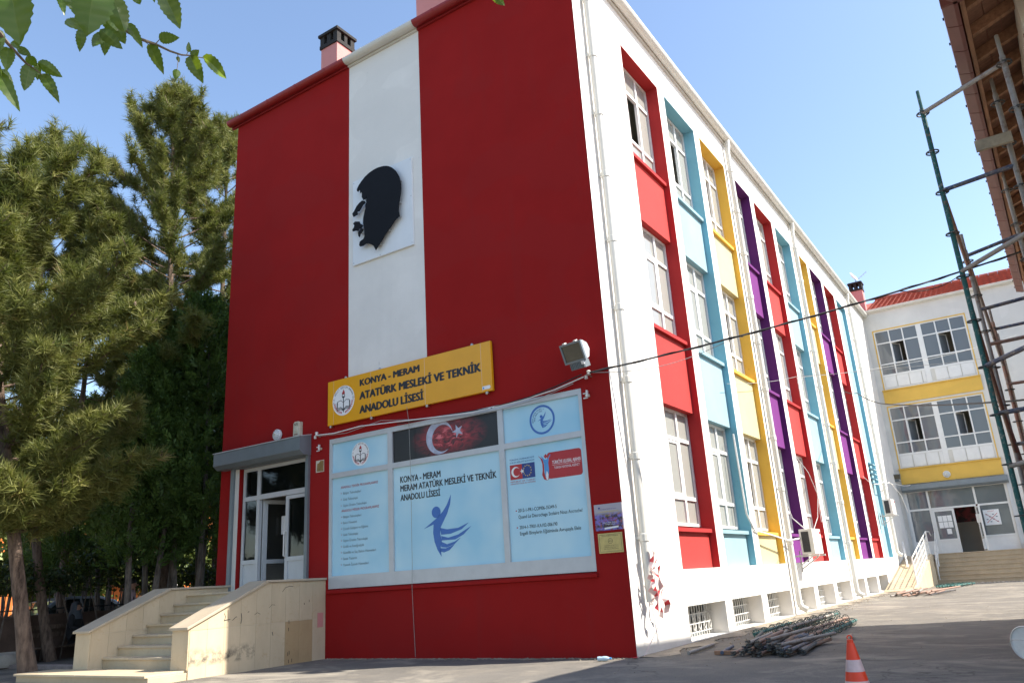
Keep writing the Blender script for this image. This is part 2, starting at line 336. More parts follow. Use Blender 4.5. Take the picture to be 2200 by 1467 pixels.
def wall_holes(us, zs, holes, fn, t0, t1):
    """solid wall in (u,z) with rectangular holes; fn(u,z,t)->xyz ; t0 outer t1 inner"""
    us = sorted(set(us) | {h[0] for h in holes} | {h[1] for h in holes}); zs = sorted(set(zs) | {h[2] for h in holes} | {h[3] for h in holes})
    def solid(i, j):
        if i < 0 or j < 0 or i >= len(us)-1 or j >= len(zs)-1: return False
        u = (us[i]+us[i+1])/2; z = (zs[j]+zs[j+1])/2
        return not any(h[0] < u < h[1] and h[2] < z < h[3] for h in holes)
    mb = MB()
    for i in range(len(us)-1):
        for j in range(len(zs)-1):
            if not solid(i, j): continue
            a, b, c, d = us[i], us[i+1], zs[j], zs[j+1]
            mb.quad(fn(a, c, t0), fn(b, c, t0), fn(b, d, t0), fn(a, d, t0)); mb.quad(fn(a, c, t1), fn(a, d, t1), fn(b, d, t1), fn(b, c, t1))
            if not solid(i-1, j): mb.quad(fn(a, c, t0), fn(a, d, t0), fn(a, d, t1), fn(a, c, t1))
            if not solid(i+1, j): mb.quad(fn(b, c, t0), fn(b, c, t1), fn(b, d, t1), fn(b, d, t0))
            if not solid(i, j-1): mb.quad(fn(a, c, t0), fn(a, c, t1), fn(b, c, t1), fn(b, c, t0))
            if not solid(i, j+1): mb.quad(fn(a, d, t0), fn(b, d, t0), fn(b, d, t1), fn(a, d, t1))
    return mb
# ---- text -> mesh (flat print with 1.5 mm thickness) on a plane facing -y
_fc = {}
def text_verts(body, bold):
    cu = bpy.data.curves.new('t', 'FONT'); cu.body = body; cu.size = 1; cu.offset = bold; cu.resolution_u = 3
    ob = bpy.data.objects.new('t', cu); col.objects.link(ob)
    dg = bpy.context.evaluated_depsgraph_get(); me = ob.evaluated_get(dg).to_mesh()
    v = [tuple(p.co[:2]) for p in me.vertices]; f = [tuple(p.vertices) for p in me.polygons]
    ob.evaluated_get(dg).to_mesh_clear(); bpy.data.objects.remove(ob); bpy.data.curves.remove(cu)
    return v, f
CAPH = max(p[1] for p in text_verts('H', 0)[0])
class Print(MB):
    def text(s, body, x, z, cap, width=None, y=0, bold=0.0, align='L', rot=0):
        v, f = text_verts(body, 0)
        if not v: return s
        x0 = min(p[0] for p in v); x1 = max(p[0] for p in v); sz = cap/CAPH; sx = (width/(x1-x0)) if width else sz
        off = x0 if align == 'L' else (x0+x1)/2; c, si = math.cos(rot), math.sin(rot)
        sh = [(0, 0)] if not bold else [(0, 0), (bold*2.4, 0), (bold*1.2, bold*.8), (bold*1.2, -bold*.8), (bold*3.4, 0)]
        for k, (ax, az) in enumerate(sh):
            b = len(s.v)
            for p in v:
                u = (p[0]-off+ax)*sx; t = (p[1]+az)*sz; s.v.append((x+u*c-t*si, y-k*.00012, z+u*si+t*c))
            s.f += [tuple(b+i for i in q) for q in f]
        return s
    def poly(s, pts, y):
        b = len(s.v); s.v += [(p[0], y, p[1]) for p in pts]; s.f.append(tuple(range(b, b+len(pts)))); return s
    def disc(s, cx, cz, r, y, n=40, rx=None):
        rx = rx or r; return s.poly([(cx+rx*math.cos(2*PI*k/n), cz+r*math.sin(2*PI*k/n)) for k in range(n)], y)
    def annulus(s, cx, cz, r0, r1, y, n=48, a0=0, a1=2*PI):
        for k in range(n):
            a = a0+(a1-a0)*k/n; c = a0+(a1-a0)*(k+1)/n
            s.poly([(cx+r0*math.cos(a), cz+r0*math.sin(a)), (cx+r1*math.cos(a), cz+r1*math.sin(a)), (cx+r1*math.cos(c), cz+r1*math.sin(c)), (cx+r0*math.cos(c), cz+r0*math.sin(c))], y)
        return s
    def star(s, cx, cz, r, y, rot=PI/2):
        p = []
        for k in range(10): rr = r if k % 2 == 0 else r*.39; a = rot+PI*k/5; p.append((cx+rr*math.cos(a), cz+rr*math.sin(a)))
        return s.poly(p, y)
    def crescent(s, cx, cz, r, y, rot=0, inner=.8, shift=.25, n=36):
        o = [(r*math.cos(a), r*math.sin(a)) for a in np.linspace(.5, 2*PI-.5, n)]; ri = r*inner; sx = r*shift
        # inner arc trimmed to the same tips
        tip = o[0]; a0 = math.atan2(tip[1], tip[0]-sx); ii = [(sx+math.hypot(tip[0]-sx, tip[1])*math.cos(a), math.hypot(tip[0]-sx, tip[1])*math.sin(a)) for a in np.linspace(a0, 2*PI-a0, n)]
        c, si = math.cos(rot), math.sin(rot); T = lambda p: (cx+p[0]*c-p[1]*si, cz+p[0]*si+p[1]*c)
        for k in range(n-1): s.poly([T(o[k]), T(o[k+1]), T(ii[k+1]), T(ii[k])], y)
        return s

# ================================================================== GROUND
def ground_sheet():
    mb = MB()
    xs = [-400, -60, -30, -15, -9.5] + [i*.5 for i in range(-18, 17)] + [10, 16, 30, 60, 400]; ys = [-400, -60, -20, -14] + [i*.6-10 for i in range(0, 70)] + [40, 60, 400]
    r = random.Random(3); xs = sorted(set(xs)); ys = sorted(set(ys))
    z = {}
    for i, x in enumerate(xs):
        for j, y in enumerate(ys):
            inside = -9 < x < 8 and -9.5 < y < 31
            z[i, j] = (r.uniform(-.012, .006) if inside else -.004)
            mb.v.append((x, y, z[i, j]))
    nj = len(ys)
    for i in range(len(xs)-1):
        for j in range(len(ys)-1): mb.f.append((i*nj+j, (i+1)*nj+j, (i+1)*nj+j+1, i*nj+j+1))
    return mb.build('ground', 'asphalt', smooth=True)
tag(ground_sheet(), kind='structure')
# paved yard under the trees
pv = box('pavement', 'paving', None, -32, -9.95, -1.55, 40, -.06, .03); tag(pv, kind='structure')
kb = MB()
for k in range(22): kb.box(-32+k*1.0, -31.012+k*1.0, -1.72, -1.552, -.05, .075)
kb = kb.build('kerb', 'kerb', bevel=.012); tag(kb, kind='structure')
# broken dirt edge along the walls
def rubble(name, n, region, smin, smax, mat, label, cat):
    mb = MB(); r = random.Random(len(name)*7+n)
    for i in range(n):
        x, y = region(r); s = r.uniform(smin, smax)*r.uniform(.4, 1); q = Matrix.Rotation(r.uniform(0, 6.28), 3, 'Z') @ Matrix.Rotation(r.uniform(-.6, .6), 3, 'X')
        b = len(mb.v); e = [Vector((a*s*r.uniform(.6, 1.2), c*s*r.uniform(.5, 1), d*s*r.uniform(.3, .7))) for a, c, d in ((1, 0, 0), (-1, 0, 0), (0, 1, 0), (0, -1, 0), (0, 0, 1), (0, 0, -1))]
        for p in e: mb.v.append(tuple(q @ p + Vector((x, y, s*.12))))
        mb.f += [tuple(b+i for i in t) for t in ((0, 2, 4), (2, 1, 4), (1, 3, 4), (3, 0, 4), (2, 0, 5), (1, 2, 5), (3, 1, 5), (0, 3, 5))]
    return tag(mb.build(name, mat), label, cat, kind='stuff')
rubble('gravel', 1500, lambda r: (r.uniform(-6.1, .05), -abs(r.gauss(0, .09))-.01), .008, .03, 'dirt', 'loose dark crumbs of asphalt and plaster along the red wall foot', 'rubble')
rubble('gravel', 1700, lambda r: (abs(r.gauss(0, .30))+.02, r.uniform(.05, 24)), .008, .035, 'dirt', 'dusty rubble and plaster crumbs along the white wall foot', 'rubble')
rubble('gravel', 900, lambda r: (r.uniform(.3, 5.5), r.uniform(-7, 27)), .004, .018, 'dirt', 'scattered small stones on the schoolyard asphalt', 'rubble')
rubble('gravel', 260, lambda r: (r.uniform(.6, 4.5), r.uniform(25.4, 26.5)), .01, .05, 'cream', 'litter and plaster crumbs before the far stone steps', 'rubble')
for k, (x0, x1, y0, y1) in enumerate(((-6.15, .03, -.16, 0),)):
    pass
dm = MB(); r = random.Random(11); N = 60
for k in range(N):
    y0 = .05+k*.42; y1 = y0+.42; w0 = .28+.16*math.sin(k*1.7)+r.uniform(-.06, .1); w1 = .28+.16*math.sin((k+1)*1.7)+.02
    if k == 0: pw = w0
    dm.quad((0, y0, .014), (pw, y0, .005), (w1, y1, .005), (0, y1, .014)); pw = w1
tag(dm.build('dirt_strip', 'dirt'), kind='structure')

# ================================================================== SCHOOL BUILDING
school = thing('school_building', 'three storey school block with red and white end wall and coloured window bays', 'building', (0, 0, 0))
WT = 12.28
# --- front (end) wall, facing -y
DOOR = (-8.80, -6.68, 1.27, 3.80); DISP = (-6.12, -.52, 1.19, 3.99)
fw = wall_holes([-9.42, -.004], [-.1, WT], [DOOR, DISP], lambda u, z, t: (u, t, z), 0, .3)
fw.build('front_wall', 'red_wall', school)
st = MB().prism([(-5.615, 5.0), (-3.625, 5.0), (-3.61, WT-.005), (-5.605, WT-.005)], lambda u, v, t: (u, t, v), -.004, .02); st.build('white_stripe', 'white_wall', school)
# sloping ledge under the display window
MB().prism([(0.02, 1.19), (-.05, 1.165), (-.05, 1.12), (.02, 1.10)], lambda u, v, t: (t, u, v), -6.13, -.5).build('ledge', 'red_wall', school)
# --- side wall, facing +x, with ten recessed bays and nine basement openings
BAY0, PITCH, BW = 2.06, 2.24, 1.86
bays = [(BAY0+i*PITCH, BAY0+i*PITCH+BW) for i in range(10)]
holes = [(a, b, 1.155, 11.48) for a, b in bays] + [(a+.01, b, .02, .57) for a, b in bays[:9]]
box('corner_plaster', 'white_wall', school, -.004, 0, 0, .3015, -.1, WT)
wall_holes([0.302, 29.0], [-.1, WT], holes, lambda u, z, t: (t, u, z), 0, -.45).build('side_wall', 'white_wall', school)
# basement recess floors / back
box('far_wall', 'white_wall', school, -9.42, -9.12, .3, 38, -.1, WT); 
for z in (1.2, 4.62, 8.2, 11.9): box('floor_slab', 'room_white', school, -9.1, -.46, .32, 29, z-.22, z-.04)
box('corridor_wall', 'room_white', school, -2.15, -2.0, 4.0, 29, 1.2, 11.7)
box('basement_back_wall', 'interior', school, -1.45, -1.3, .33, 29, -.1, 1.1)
for y in (5.4*1, 11.0, 17.6, 24.4): box('partition_wall', 'room_white', school, -1.99, -.46, y+.8-.05, y+.8+.05, 1.2, 11.7)
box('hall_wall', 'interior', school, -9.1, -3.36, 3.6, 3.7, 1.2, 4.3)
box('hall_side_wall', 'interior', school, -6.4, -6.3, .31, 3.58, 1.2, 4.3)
cols = ['red', 'blue', 'yellow', 'purple', 'red', 'blue', 'yellow', 'purple', 'red', 'blue']
pan = {'red': 'bay_red', 'blue': 'bay_blue', 'yellow': 'panel_yellow', 'purple': 'bay_purple'}
rev = {'red': 'reveal_red_shade', 'blue': 'reveal_blue_shade', 'yellow': 'bay_yellow', 'purple': 'reveal_purple_shade'}
FLOORS = [(9.13, 11.46), (5.56, 7.72), (1.90, 4.06)]      # window z-ranges, top to bottom
SPAN = [(7.72, 9.02), (4.06, 5.45), (1.16, 1.78)]
# window prototypes (local to bay 0)
def make_window(y0, y1, z0, z1, style):
    h = z1-z0; mb = MB(); xf, xb = -.268, -.33; fw_ = .055
    zr = [z0, z0+h*.235, z0+h*.74, z1]; yr = [y0+.014, y0+(y1-y0)*.345, y0+(y1-y0)*.665, y1-.014]
    def fr(a, b, c, d, xo=0): mb.box(xb, xf+xo, a, b, c, d)
    fr(yr[0], yr[0]+fw_, z0, z1); fr(yr[3]-fw_, yr[3], z0, z1)
    for a, b in ((z0, z0+fw_), (z1-fw_, z1)): fr(yr[0]+fw_, yr[3]-fw_, a, b)
    for y in yr[1:3]: fr(y-.04, y+.04, z0+fw_, z1-fw_)
    segs = [(yr[0]+fw_, yr[1]-.04), (yr[1]+.04, yr[2]-.04), (yr[2]+.04, yr[3]-fw_)]
    for z in zr[1:3]:
        for a, b in segs: fr(a, b, z-.035, z+.035)
    wn = mb.build('window', 'pvc', school, (0, y0, z0))
    zs = [(z0+fw_, zr[1]-.035), (zr[1]+.035, zr[2]-.035), (zr[2]+.035, z1-fw_)]
    for ci, (a, b) in enumerate(segs):
        for ri, (c, d) in enumerate(zs):
            if ri == 1 and ci == 1:
                # casement: sash frame with its glass
                s = MB(); op = style != 1
                hx, hy = xf-.01, a+.004; ang = (.34 if style == 0 else (.35 if style == 2 else 0)); L = b-a-.008
                dx, dy = -math.sin(ang), math.cos(ang)
                P = lambda t, z, o: (hx+dx*t-dy*o, hy+dy*t+dx*o*0+(-dx*0)*o, z)
                def seg(t0, t1, za, zb):
                    b0 = len(s.v)
                    for z in (za, zb):
                        for t, o in ((t0, 0), (t1, 0), (t1, .045), (t0, .045)): s.v.append(P(t, z, o))
                    s.f.extend([tuple(b0+i for i in q) for q in ((0, 3, 2, 1), (4, 5, 6, 7), (0, 1, 5, 4), (1, 2, 6, 5), (2, 3, 7, 6), (3, 0, 4, 7))])
                c2, d2 = c+.004, d-.004
                seg(0, .05, c2, d2); seg(L-.05, L, c2, d2); seg(.05, L-.05, c2, c2+.05); seg(.05, L-.05, d2-.05, d2)
                s.build('sash', 'pvc', wn, (0, y0, z0))
                g = MB(); g.quad(P(.05, c2+.05, .02), P(L-.05, c2+.05, .02), P(L-.05, d2-.05, .02), P(.05, d2-.05, .02)); g.build('pane', 'glass_side', wn, (0, y0, z0))
            else:
                MB().box(xb+.022, xb+.030, a, b, c, d).build('pane', 'glass_side', wn, (0, y0, z0))
    if style in (1, 2):
        cu = MB(); k = 0; yy = y0+.05; n_ = 26
        zt, zb = z1-.05, z0+.06
        y_end = y1-.06 if style == 1 else y0+.9
        ps = [(-.47+.03*math.sin(i*1.9), yy+(y_end-yy)*i/n_) for i in range(n_+1)]
        for i in range(n_): cu.quad((ps[i][0], ps[i][1], zb), (ps[i+1][0], ps[i+1][1], zb), (ps[i+1][0], ps[i+1][1], zt), (ps[i][0], ps[i][1], zt))
        cu.build('curtain', 'curtain', wn, (0, y0, z0))
    if style == 3:
        bl = MB()
        for k in range(int(h/.11)):
            z = z0+.08+k*.11; bl.quad((-.42, y0+.06, z), (-.42, y1-.06, z), (-.47, y1-.06, z+.07), (-.47, y0+.06, z+.07))
        bl.build('blind', 'curtain', wn, (0, y0, z0))
    return wn
protos = {}
rw = random.Random(5)
STY = {0: [0, 0, 0, 2, 0, 2, 0, 2, 0], 1: [1, 1, 2, 1, 0, 2, 1, 0, 2], 2: [3, 3, 2, 2, 0, 3, 2, 2, 0]}
for i, (a, b) in enumerate(bays):
    c = cols[i]
    # reveal lining: two sides and soffit, bay coloured, shade toned but for yellow
    rv = MB(); rv.box(-.40, -.003, b-.012, b+.002, 1.156, 11.468); rv.box(-.40, -.003, a-.002, a+.012, 1.156, 11.468); rv.box(-.40, -.003, a-.002, b+.002, 11.468, 11.482)
    rv.build('reveal', rev[c], school)
    if i == 9:
        box('panel', pan[c], school, -.39, -.135, a+.0125, b-.0125, 1.158, 11.466)
        continue
    for k in range(3):
        z0, z1 = SPAN[k]
        if k < 2: box('panel', pan[c], school, -.39, -.135, a+.0125, b-.0125, z0, z1)
        else: box('panel', pan[c], school, -.39, -.135, a+.0125, b-.0125, z0, z1)
        MB().prism([(-.385, z1), (-.062, z1), (-.058, z1+.07), (-.385, z1+.10)], lambda u, v, t: (u, t, v), a+.0125, b-.0125).build('sill', rev[c] if c == 'red' else 'bay_'+c, school)
        st_ = STY[k][i]; key = (k, st_)
        if key not in protos: protos[key] = (make_window(a, b, *FLOORS[k], st_), i)
        else:
            src, i0 = protos[key]; copy_tree(src, school, (0, (i-i0)*PITCH, 0))
# basement windows: frame, glass, white iron grille
def basement(i):
    a, b = bays[i]; x = -.40; mb = MB()
    for p in ((a+.02, a+.07, .03, .56), (b-.06, b-.01, .03, .56)): mb.box(x-.04, x, *p)
    for p in ((.03, .08), (.51, .56), (.34, .38)): mb.box(x-.04, x, a+.07, b-.06, *p)
    mb.box(x-.04, x, (a+b)/2-.03, (a+b)/2+.03, .08, .34)
    bw = mb.build('basement_window', 'alu_dark', school, (0, a, 0))
    MB().box(x-.03, x-.024, a+.07, b-.06, .08, .51).build('pane', 'glass_door', bw, (0, a, 0))
    g = MB(); xg = -.30; n = 15
    for k in range(n): y = a+.07+(b-a-.14)*k/(n-1); g.tube([(xg, y, .03), (xg, y, .55)], .009, 5)
    for z in (.10, .24, .40): g.bar((xg+.012, a+.03, z), (xg+.012, b-.02, z), .008, .016)
    g.build('grille', 'plastic_white', bw, (0, a, 0))
    if i == 0:
        o = MB()
        for k in range(7):
            y = a+.16+(b-a-.3)*k/6
            for s in (-1, 1):
                o.tube([(xg+.02, y, .12), (xg+.02, y+s*.05, .2), (xg+.02, y, .29), (xg+.02, y+s*.035, .36), (xg+.02, y, .43)], .007, 5)
        o.build('scroll_ornament', 'plastic_white', bw, (0, a, 0))
    return bw
b0 = basement(0); b1 = basement(1)
for i in range(2, 9): copy_tree(b1, school, (0, (i-1)*PITCH, 0))
# gutters, cornice
def half_round(c0, c1, r, out, n=9):
    """half-round gutter from c0 to c1 ; out = outward unit vector"""
    c0 = Vector(c0); c1 = Vector(c1); out = Vector(out); mb = MB(); b = 0; prof = []
    for k in range(n+1): a = PI + PI*k/n; prof.append((math.cos(a)*r, math.sin(a)*r))
    prof2 = [(x*.9, z*.9) for x, z in reversed(prof)]
    pr = prof + prof2
    mb.prism(pr, lambda u, v, t: tuple(c0.lerp(c1, t) + out*u + Vector((0, 0, v))), 0, 1)
    return mb
GZ = 12.42
def front_gutter(x0, x1, mat):
    g = half_round((x0, -.115, GZ), (x1, -.115, GZ), .11, (0, -1, 0)).build('gutter', mat, school)
    MB().box(x0, x1, -.05, .0, WT, WT+.12).build('cornice', 'gutter_red' if mat == 'gutter_red' else 'gutter_white', school)
    x = x0+.55
    while x < x1-.1:
        half_round((x-.02, -.115, GZ+.001), (x+.02, -.115, GZ+.001), .117, (0, -1, 0)).build('gutter_bracket', mat, school); x += .95
front_gutter(-9.60, -5.61, 'gutter_red'); front_gutter(-5.609, -3.615, 'gutter_white'); front_gutter(-3.614, .22, 'gutter_red')
half_round((.13, -.22, GZ), (.13, 29.0, GZ), .115, (1, 0, 0)).build('gutter', 'gutter_white', school)
MB().box(0, .05, .0, 29, WT, WT+.10).build('cornice', 'gutter_white', school)
br0 = half_round((.13, .60, GZ+.001), (.13, .64, GZ+.001), .1165, (1, 0, 0)).build('gutter_bracket', 'gutter_white', school)
for k in range(1, 29): inst(br0, school, (0, k*.98, 0))
# hipped tile roof
rf = MB(); e = .02; zr = 14.2
A, B, Cc, D = (-9.45, .02, WT+.14), (0.0, .02, WT+.14), (0.0, 33, WT+.14), (-9.45, 33, WT+.14); E1, E2 = (-4.72, 5.2, zr), (-4.72, 33, zr)
rf.quad(A, B, E1); rf.quad(B, Cc, E2, E1); rf.quad(D, A, E1, E2); rf.quad(A, D, Cc, B)
rf.build('roof', 'tile_roof', school)
# downpipes
def downpipe(y, ztop, zbot, shoe=True, sag=0):
    x = .105; mb = MB(); mb.tube([(.14, y, 12.33), (.14, y, 12.18), (x, y, 11.95), (x, y, zbot)], .066, 12)
    if shoe: mb.tube([(x, y, zbot+.02), (x+.05, y, zbot-.08), (x+.16, y, zbot-.14)], [.066, .07, .07], 12)
    p = mb.build('downpipe', 'pvc_cream', school, smooth=True)
    z = 11.4
    while z > zbot+.3:
        MB().lathe([(.066, -.06), (.078, -.05), (.078, .05), (.066, .06)], (x, y, z), n=12).build('pipe_collar', 'pvc_cream', p)
        MB().box(0, x, y-.06, y-.045, z-.02, z+.02).build('pipe_clip', 'pvc_cream', p); z -= 1.22
downpipe(.42, 12, .72, False); downpipe(8.62, 12, .25); downpipe(15.36, 12, .25); downpipe(24.55, 12, 1.35)
# chimneys
def chimney(x0, x1, y0, y1, zb, zc, zt, par, fine=True):
    c = MB().box(x0, x1, y0, y1, zb, zc).build('chimney', 'pink', par)
    k = MB(); o = .03; k.box(x0-o, x1+o, y0-o, y1+o, zc, zc+.1)
    wx, wy = x1-x0, y1-y0
    for a, b in ((x0-o+.01, x0+.11), (x0+wx/2-.06, x0+wx/2+.06), (x1-.11, x1+o-.01)):
        for cc, d in ((y0-o+.01, y0+.11), (y1-.11, y1+o-.01)): k.box(a, b, cc, d, zc+.1, zt-.1)
    for cc, d in ((y0+wy/2-.05, y0+wy/2+.05),):
        for a, b in ((x0-o+.01, x0+.11), (x1-.11, x1+o-.01)): k.box(a, b, cc, d, zc+.1, zt-.1)
    k.box(x0-o-.03, x1+o+.03, y0-o-.03, y1+o+.03, zt-.1, zt-.03); k.box(x0-o+.02, x1+o-.02, y0-o+.02, y1+o-.02, zt-.03, zt)
    k.build('chimney_cap', 'soot', c); return c
chimney(-7.16, -6.62, .6, 1.15, 12.3, 13.86, 14.30, school); chimney(-4.13, -2.95, .6, 1.3, 12.3, 15.2, 15.7, school)

# --- front door: frame, glass, leaves
dm_ = MB(); y0, y1 = .06, .13
X0, X1, Z0, Z1 = -8.74, -6.74, 1.29, 3.74
for p in ((X0, X0+.06, Z0, Z1), (X1-.07, X1, Z0, Z1), (-8.30, -8.21, Z0, Z1)): dm_.box(p[0], p[1], y0, y1, p[2], p[3])
for p in ((X0+.06, -8.30, Z1-.07, Z1), (-8.21, X1-.07, Z1-.07, Z1), (X0+.06, -8.30, 3.06, 3.15), (-8.21, X1-.07, 3.06, 3.16), (X0+.06, -8.30, 1.79, 1.87), (X0+.06, -8.30, Z0, Z0+.05)): dm_.box(p[0], p[1], y0, y1, p[2], p[3])
door = dm_.build('door_frame', 'alu', school)
box('pane', 'glass_door', door, X0+.06, -8.30, .09, .10, 1.87, 3.06); box('pane', 'glass_door', door, X0+.06, -8.30, .09, .10, 3.15, Z1-.07); box('pane', 'glass_door', door, -8.21, X1-.07, .09, .10, 3.16, Z1-.07)
box('kick_panel', 'alu', door, X0+.06, -8.30, .085, .105, 1.34, 1.79)
lf = MB(); a, b = -7.42, -6.815
for p in ((a, a+.08, 1.30, 3.05), (b-.05, b, 1.30, 3.05), (a+.08, b-.05, 2.98, 3.05), (a+.08, b-.05, 1.78, 1.86), (a+.08, b-.05, 1.30, 1.36)): lf.box(p[0], p[1], .068, .122, p[2], p[3])
leaf = lf.build('door_leaf', 'alu', school)
box('pane', 'glass_door', leaf, a+.08, b-.05, .09, .10, 1.86, 2.98); box('kick_panel', 'alu', leaf, a+.08, b-.05, .085, .105, 1.36, 1.78)
MB().tube([(a+.035, .068, 2.36), (a+.035, .01, 2.34), (a+.035, .01, 1.88), (a+.035, .068, 1.86)], .014, 8).build('door_handle', 'plastic_white', leaf, smooth=True)
lf = MB(); hx = -8.20   # open leaf swung inwards
def lb(t0, t1, z0, z1): lf.bar((hx+.02+t0*.22, .14+t0*.97, (z0+z1)/2), (hx+.02+t1*.22, .14+t1*.97, (z0+z1)/2), .05, z1-z0)
lb(0, .09, 1.30, 3.05); lb(.66, .75, 1.30, 3.05); lb(.09, .66, 2.97, 3.05); lb(.09, .66, 1.78, 1.86); lb(.09, .66, 1.30, 1.36)
leaf2 = lf.build('door_leaf', 'alu', school)
MB().quad((hx+.02+.09*.22, .14+.09*.97, 1.86), (hx+.02+.66*.22, .14+.66*.97, 1.86), (hx+.02+.66*.22, .14+.66*.97, 2.97), (hx+.02+.09*.22, .14+.09*.97, 2.97)).build('pane', 'glass_door', leaf2)
box('notice', 'print_white', leaf2, hx+.16, hx+.38, .50, .505, 2.35, 2.72)
# plaster jamb left bare at the left of the door, shutter guide rails
box('bare_jamb', 'grey_white', school, -8.92, -8.805, -.012, .05, 1.28, 3.78)
box('shutter_guide', 'alu_dark', school, -9.02, -8.925, -.06, .0, 1.27, 3.8); box('shutter_guide', 'alu_dark', school, -6.735, -6.655, -.06, .058, 1.40, 3.8)
hs = MB().prism([(0, 3.76), (-.20, 3.76), (-.30, 3.84), (-.30, 4.10), (0, 4.16)], lambda u, v, t: (t, u, v), -9.30, -6.64)
hs = hs.build('shutter_housing', 'alu_dark', school); 
MB().prism([(.0, 4.163), (-.315, 4.103), (-.315, 4.118), (.0, 4.178)], lambda u, v, t: (t, u, v), -9.32, -6.63).build('top_flashing', 'alu', hs)
box('maker_sticker', 'print_white', hs, -6.83, -6.75, -.2815, -.275, 3.83, 3.86); box('maker_sticker', 'tube_green', hs, -6.91, -6.83, -.2815, -.275, 3.83, 3.86)
box('lintel_cover', 'alu_dark', hs, -9.0, -6.68, -.03, .05, 3.745, 3.758)

# --- display window with printed panels
fr = MB(); yA, yB = -.006, .07; xs_ = [(-6.12, -6.055), (-4.615, -4.505), (-2.145, -2.04), (-.58, -.52)]
for a, b in xs_: fr.box(a, b, yA, yB, 1.20, 3.985)
for (a, b) in ((-6.055, -4.615), (-4.505, -2.145), (-2.04, -.58)):
    for c, d in ((1.20, 1.425), (3.225, 3.32), (3.895, 3.985)): fr.box(a, b, yA, yB, c, d)
dw = fr.build('display_window', 'alu', school); dw.data.materials[0] = M['alu']
tag(dw, 'grey framed window covered with blue printed panels')
YP = .03; YT = .0275
for (a, b) in ((-6.055, -4.615), (-4.505, -2.145), (-2.04, -.58)):
    for c, d in ((1.425, 3.225), (3.32, 3.895)):
        box('printed_panel', 'poster_flag' if (a == -4.505 and c > 3) else 'poster_blue', dw, a, b, YP, YP+.02, c, d)
def pb(p, name, mat, parent): return p.build(name, mat, parent)
p = Print(); p.text('KONYA - MERAM', -4.35, 2.945, .108, .92, YT, .022); p.text('MERAM ATATÜRK MESLEKİ VE TEKNİK', -4.35, 2.79, .105, 2.10, YT, .022); p.text('ANADOLU LİSESİ', -4.35, 2.625, .105, .90, YT, .022)
pb(p, 'lettering', 'print_black', dw)
p = Print(); p.text('ANADOLU TEKNİK PROGRAMLARIMIZ', -5.84, 3.01, .042, .95, YT, .004); p.text('ANADOLU MESLEK PROGRAMLARIMIZ', -5.82, 2.57, .042, .95, YT, .004)
L1 = ['Bilişim Teknolojileri', 'Gıda Teknolojisi', 'Giyim Üretim Teknolojisi']; L2 = ['Bilişim Teknolojileri', 'Büro Yönetimi', 'Çocuk Gelişimi ve Eğitimi', 'Gıda Teknolojisi', 'Giyim Üretim Teknolojisi', 'Grafik ve Fotoğrafçılık', 'Güzellik ve Saç Bakım Hizmetleri', 'Sanat Tasarım', 'Yiyecek İçecek Hizmetleri']
W1 = [.46, .38, .60]; W2 = [.46, .35, .63, .38, .62, .53, .82, .35, .64]; q = Print()
for k, s in enumerate(L1): q.text(s, -5.78, 2.895-k*.115, .042, W1[k], YT, .002); p.disc(-5.83, 2.92-k*.115, .009, YT, 8)
for k, s in enumerate(L2): q.text(s, -5.775, 2.455-k*.108, .042, W2[k], YT, .002); p.disc(-5.82, 2.48-k*.108, .009, YT, 8)
pb(p, 'red_lettering', 'print_red', dw); pb(q, 'list_lettering', 'print_grey', dw)
def dancer(p, cx, cz, s, y):
    T = lambda pts: [(cx+(x+3.35)*s, cz+(z-2.05)*s) for x, z in pts]
    p.disc(cx+(-3.545+3.35)*s, cz+(2.35-2.05)*s, .098*s, y, 24)
    p.poly(T([(-3.21, 2.62), (-3.235, 2.46), (-3.31, 2.30), (-3.40, 2.17), (-3.455, 2.09), (-3.47, 1.98), (-3.44, 1.86), (-3.47, 1.76), (-3.455, 1.60), (-3.54, 1.72), (-3.60, 1.86), (-3.625, 2.01), (-3.61, 2.15), (-3.83, 2.09), (-3.68, 2.17), (-3.52, 2.26), (-3.40, 2.35), (-3.31, 2.45)]), y)
    p.poly(T([(-3.469, 2.08), (-3.32, 2.045), (-3.08, 2.05), (-2.85, 2.12), (-3.01, 2.02), (-3.25, 1.965), (-3.45, 1.965)]), y)
    p.poly(T([(-3.45, 1.945), (-3.30, 1.905), (-3.09, 1.94), (-2.80, 2.06), (-2.97, 1.935), (-3.15, 1.865), (-3.445, 1.87)]), y)
    p.poly(T([(-3.455, 1.85), (-3.33, 1.80), (-3.17, 1.83), (-3.03, 1.89), (-3.17, 1.79), (-3.34, 1.745), (-3.46, 1.76)]), y)
    p.poly(T([(-3.47, 1.745), (-3.36, 1.735), (-3.17, 1.785), (-3.28, 1.70), (-3.40, 1.67), (-3.48, 1.69)]), y)
p = Print(); dancer(p, -3.35, 2.05, 1.0, YT); pb(p, 'dancer_logo', 'print_blue', dw)
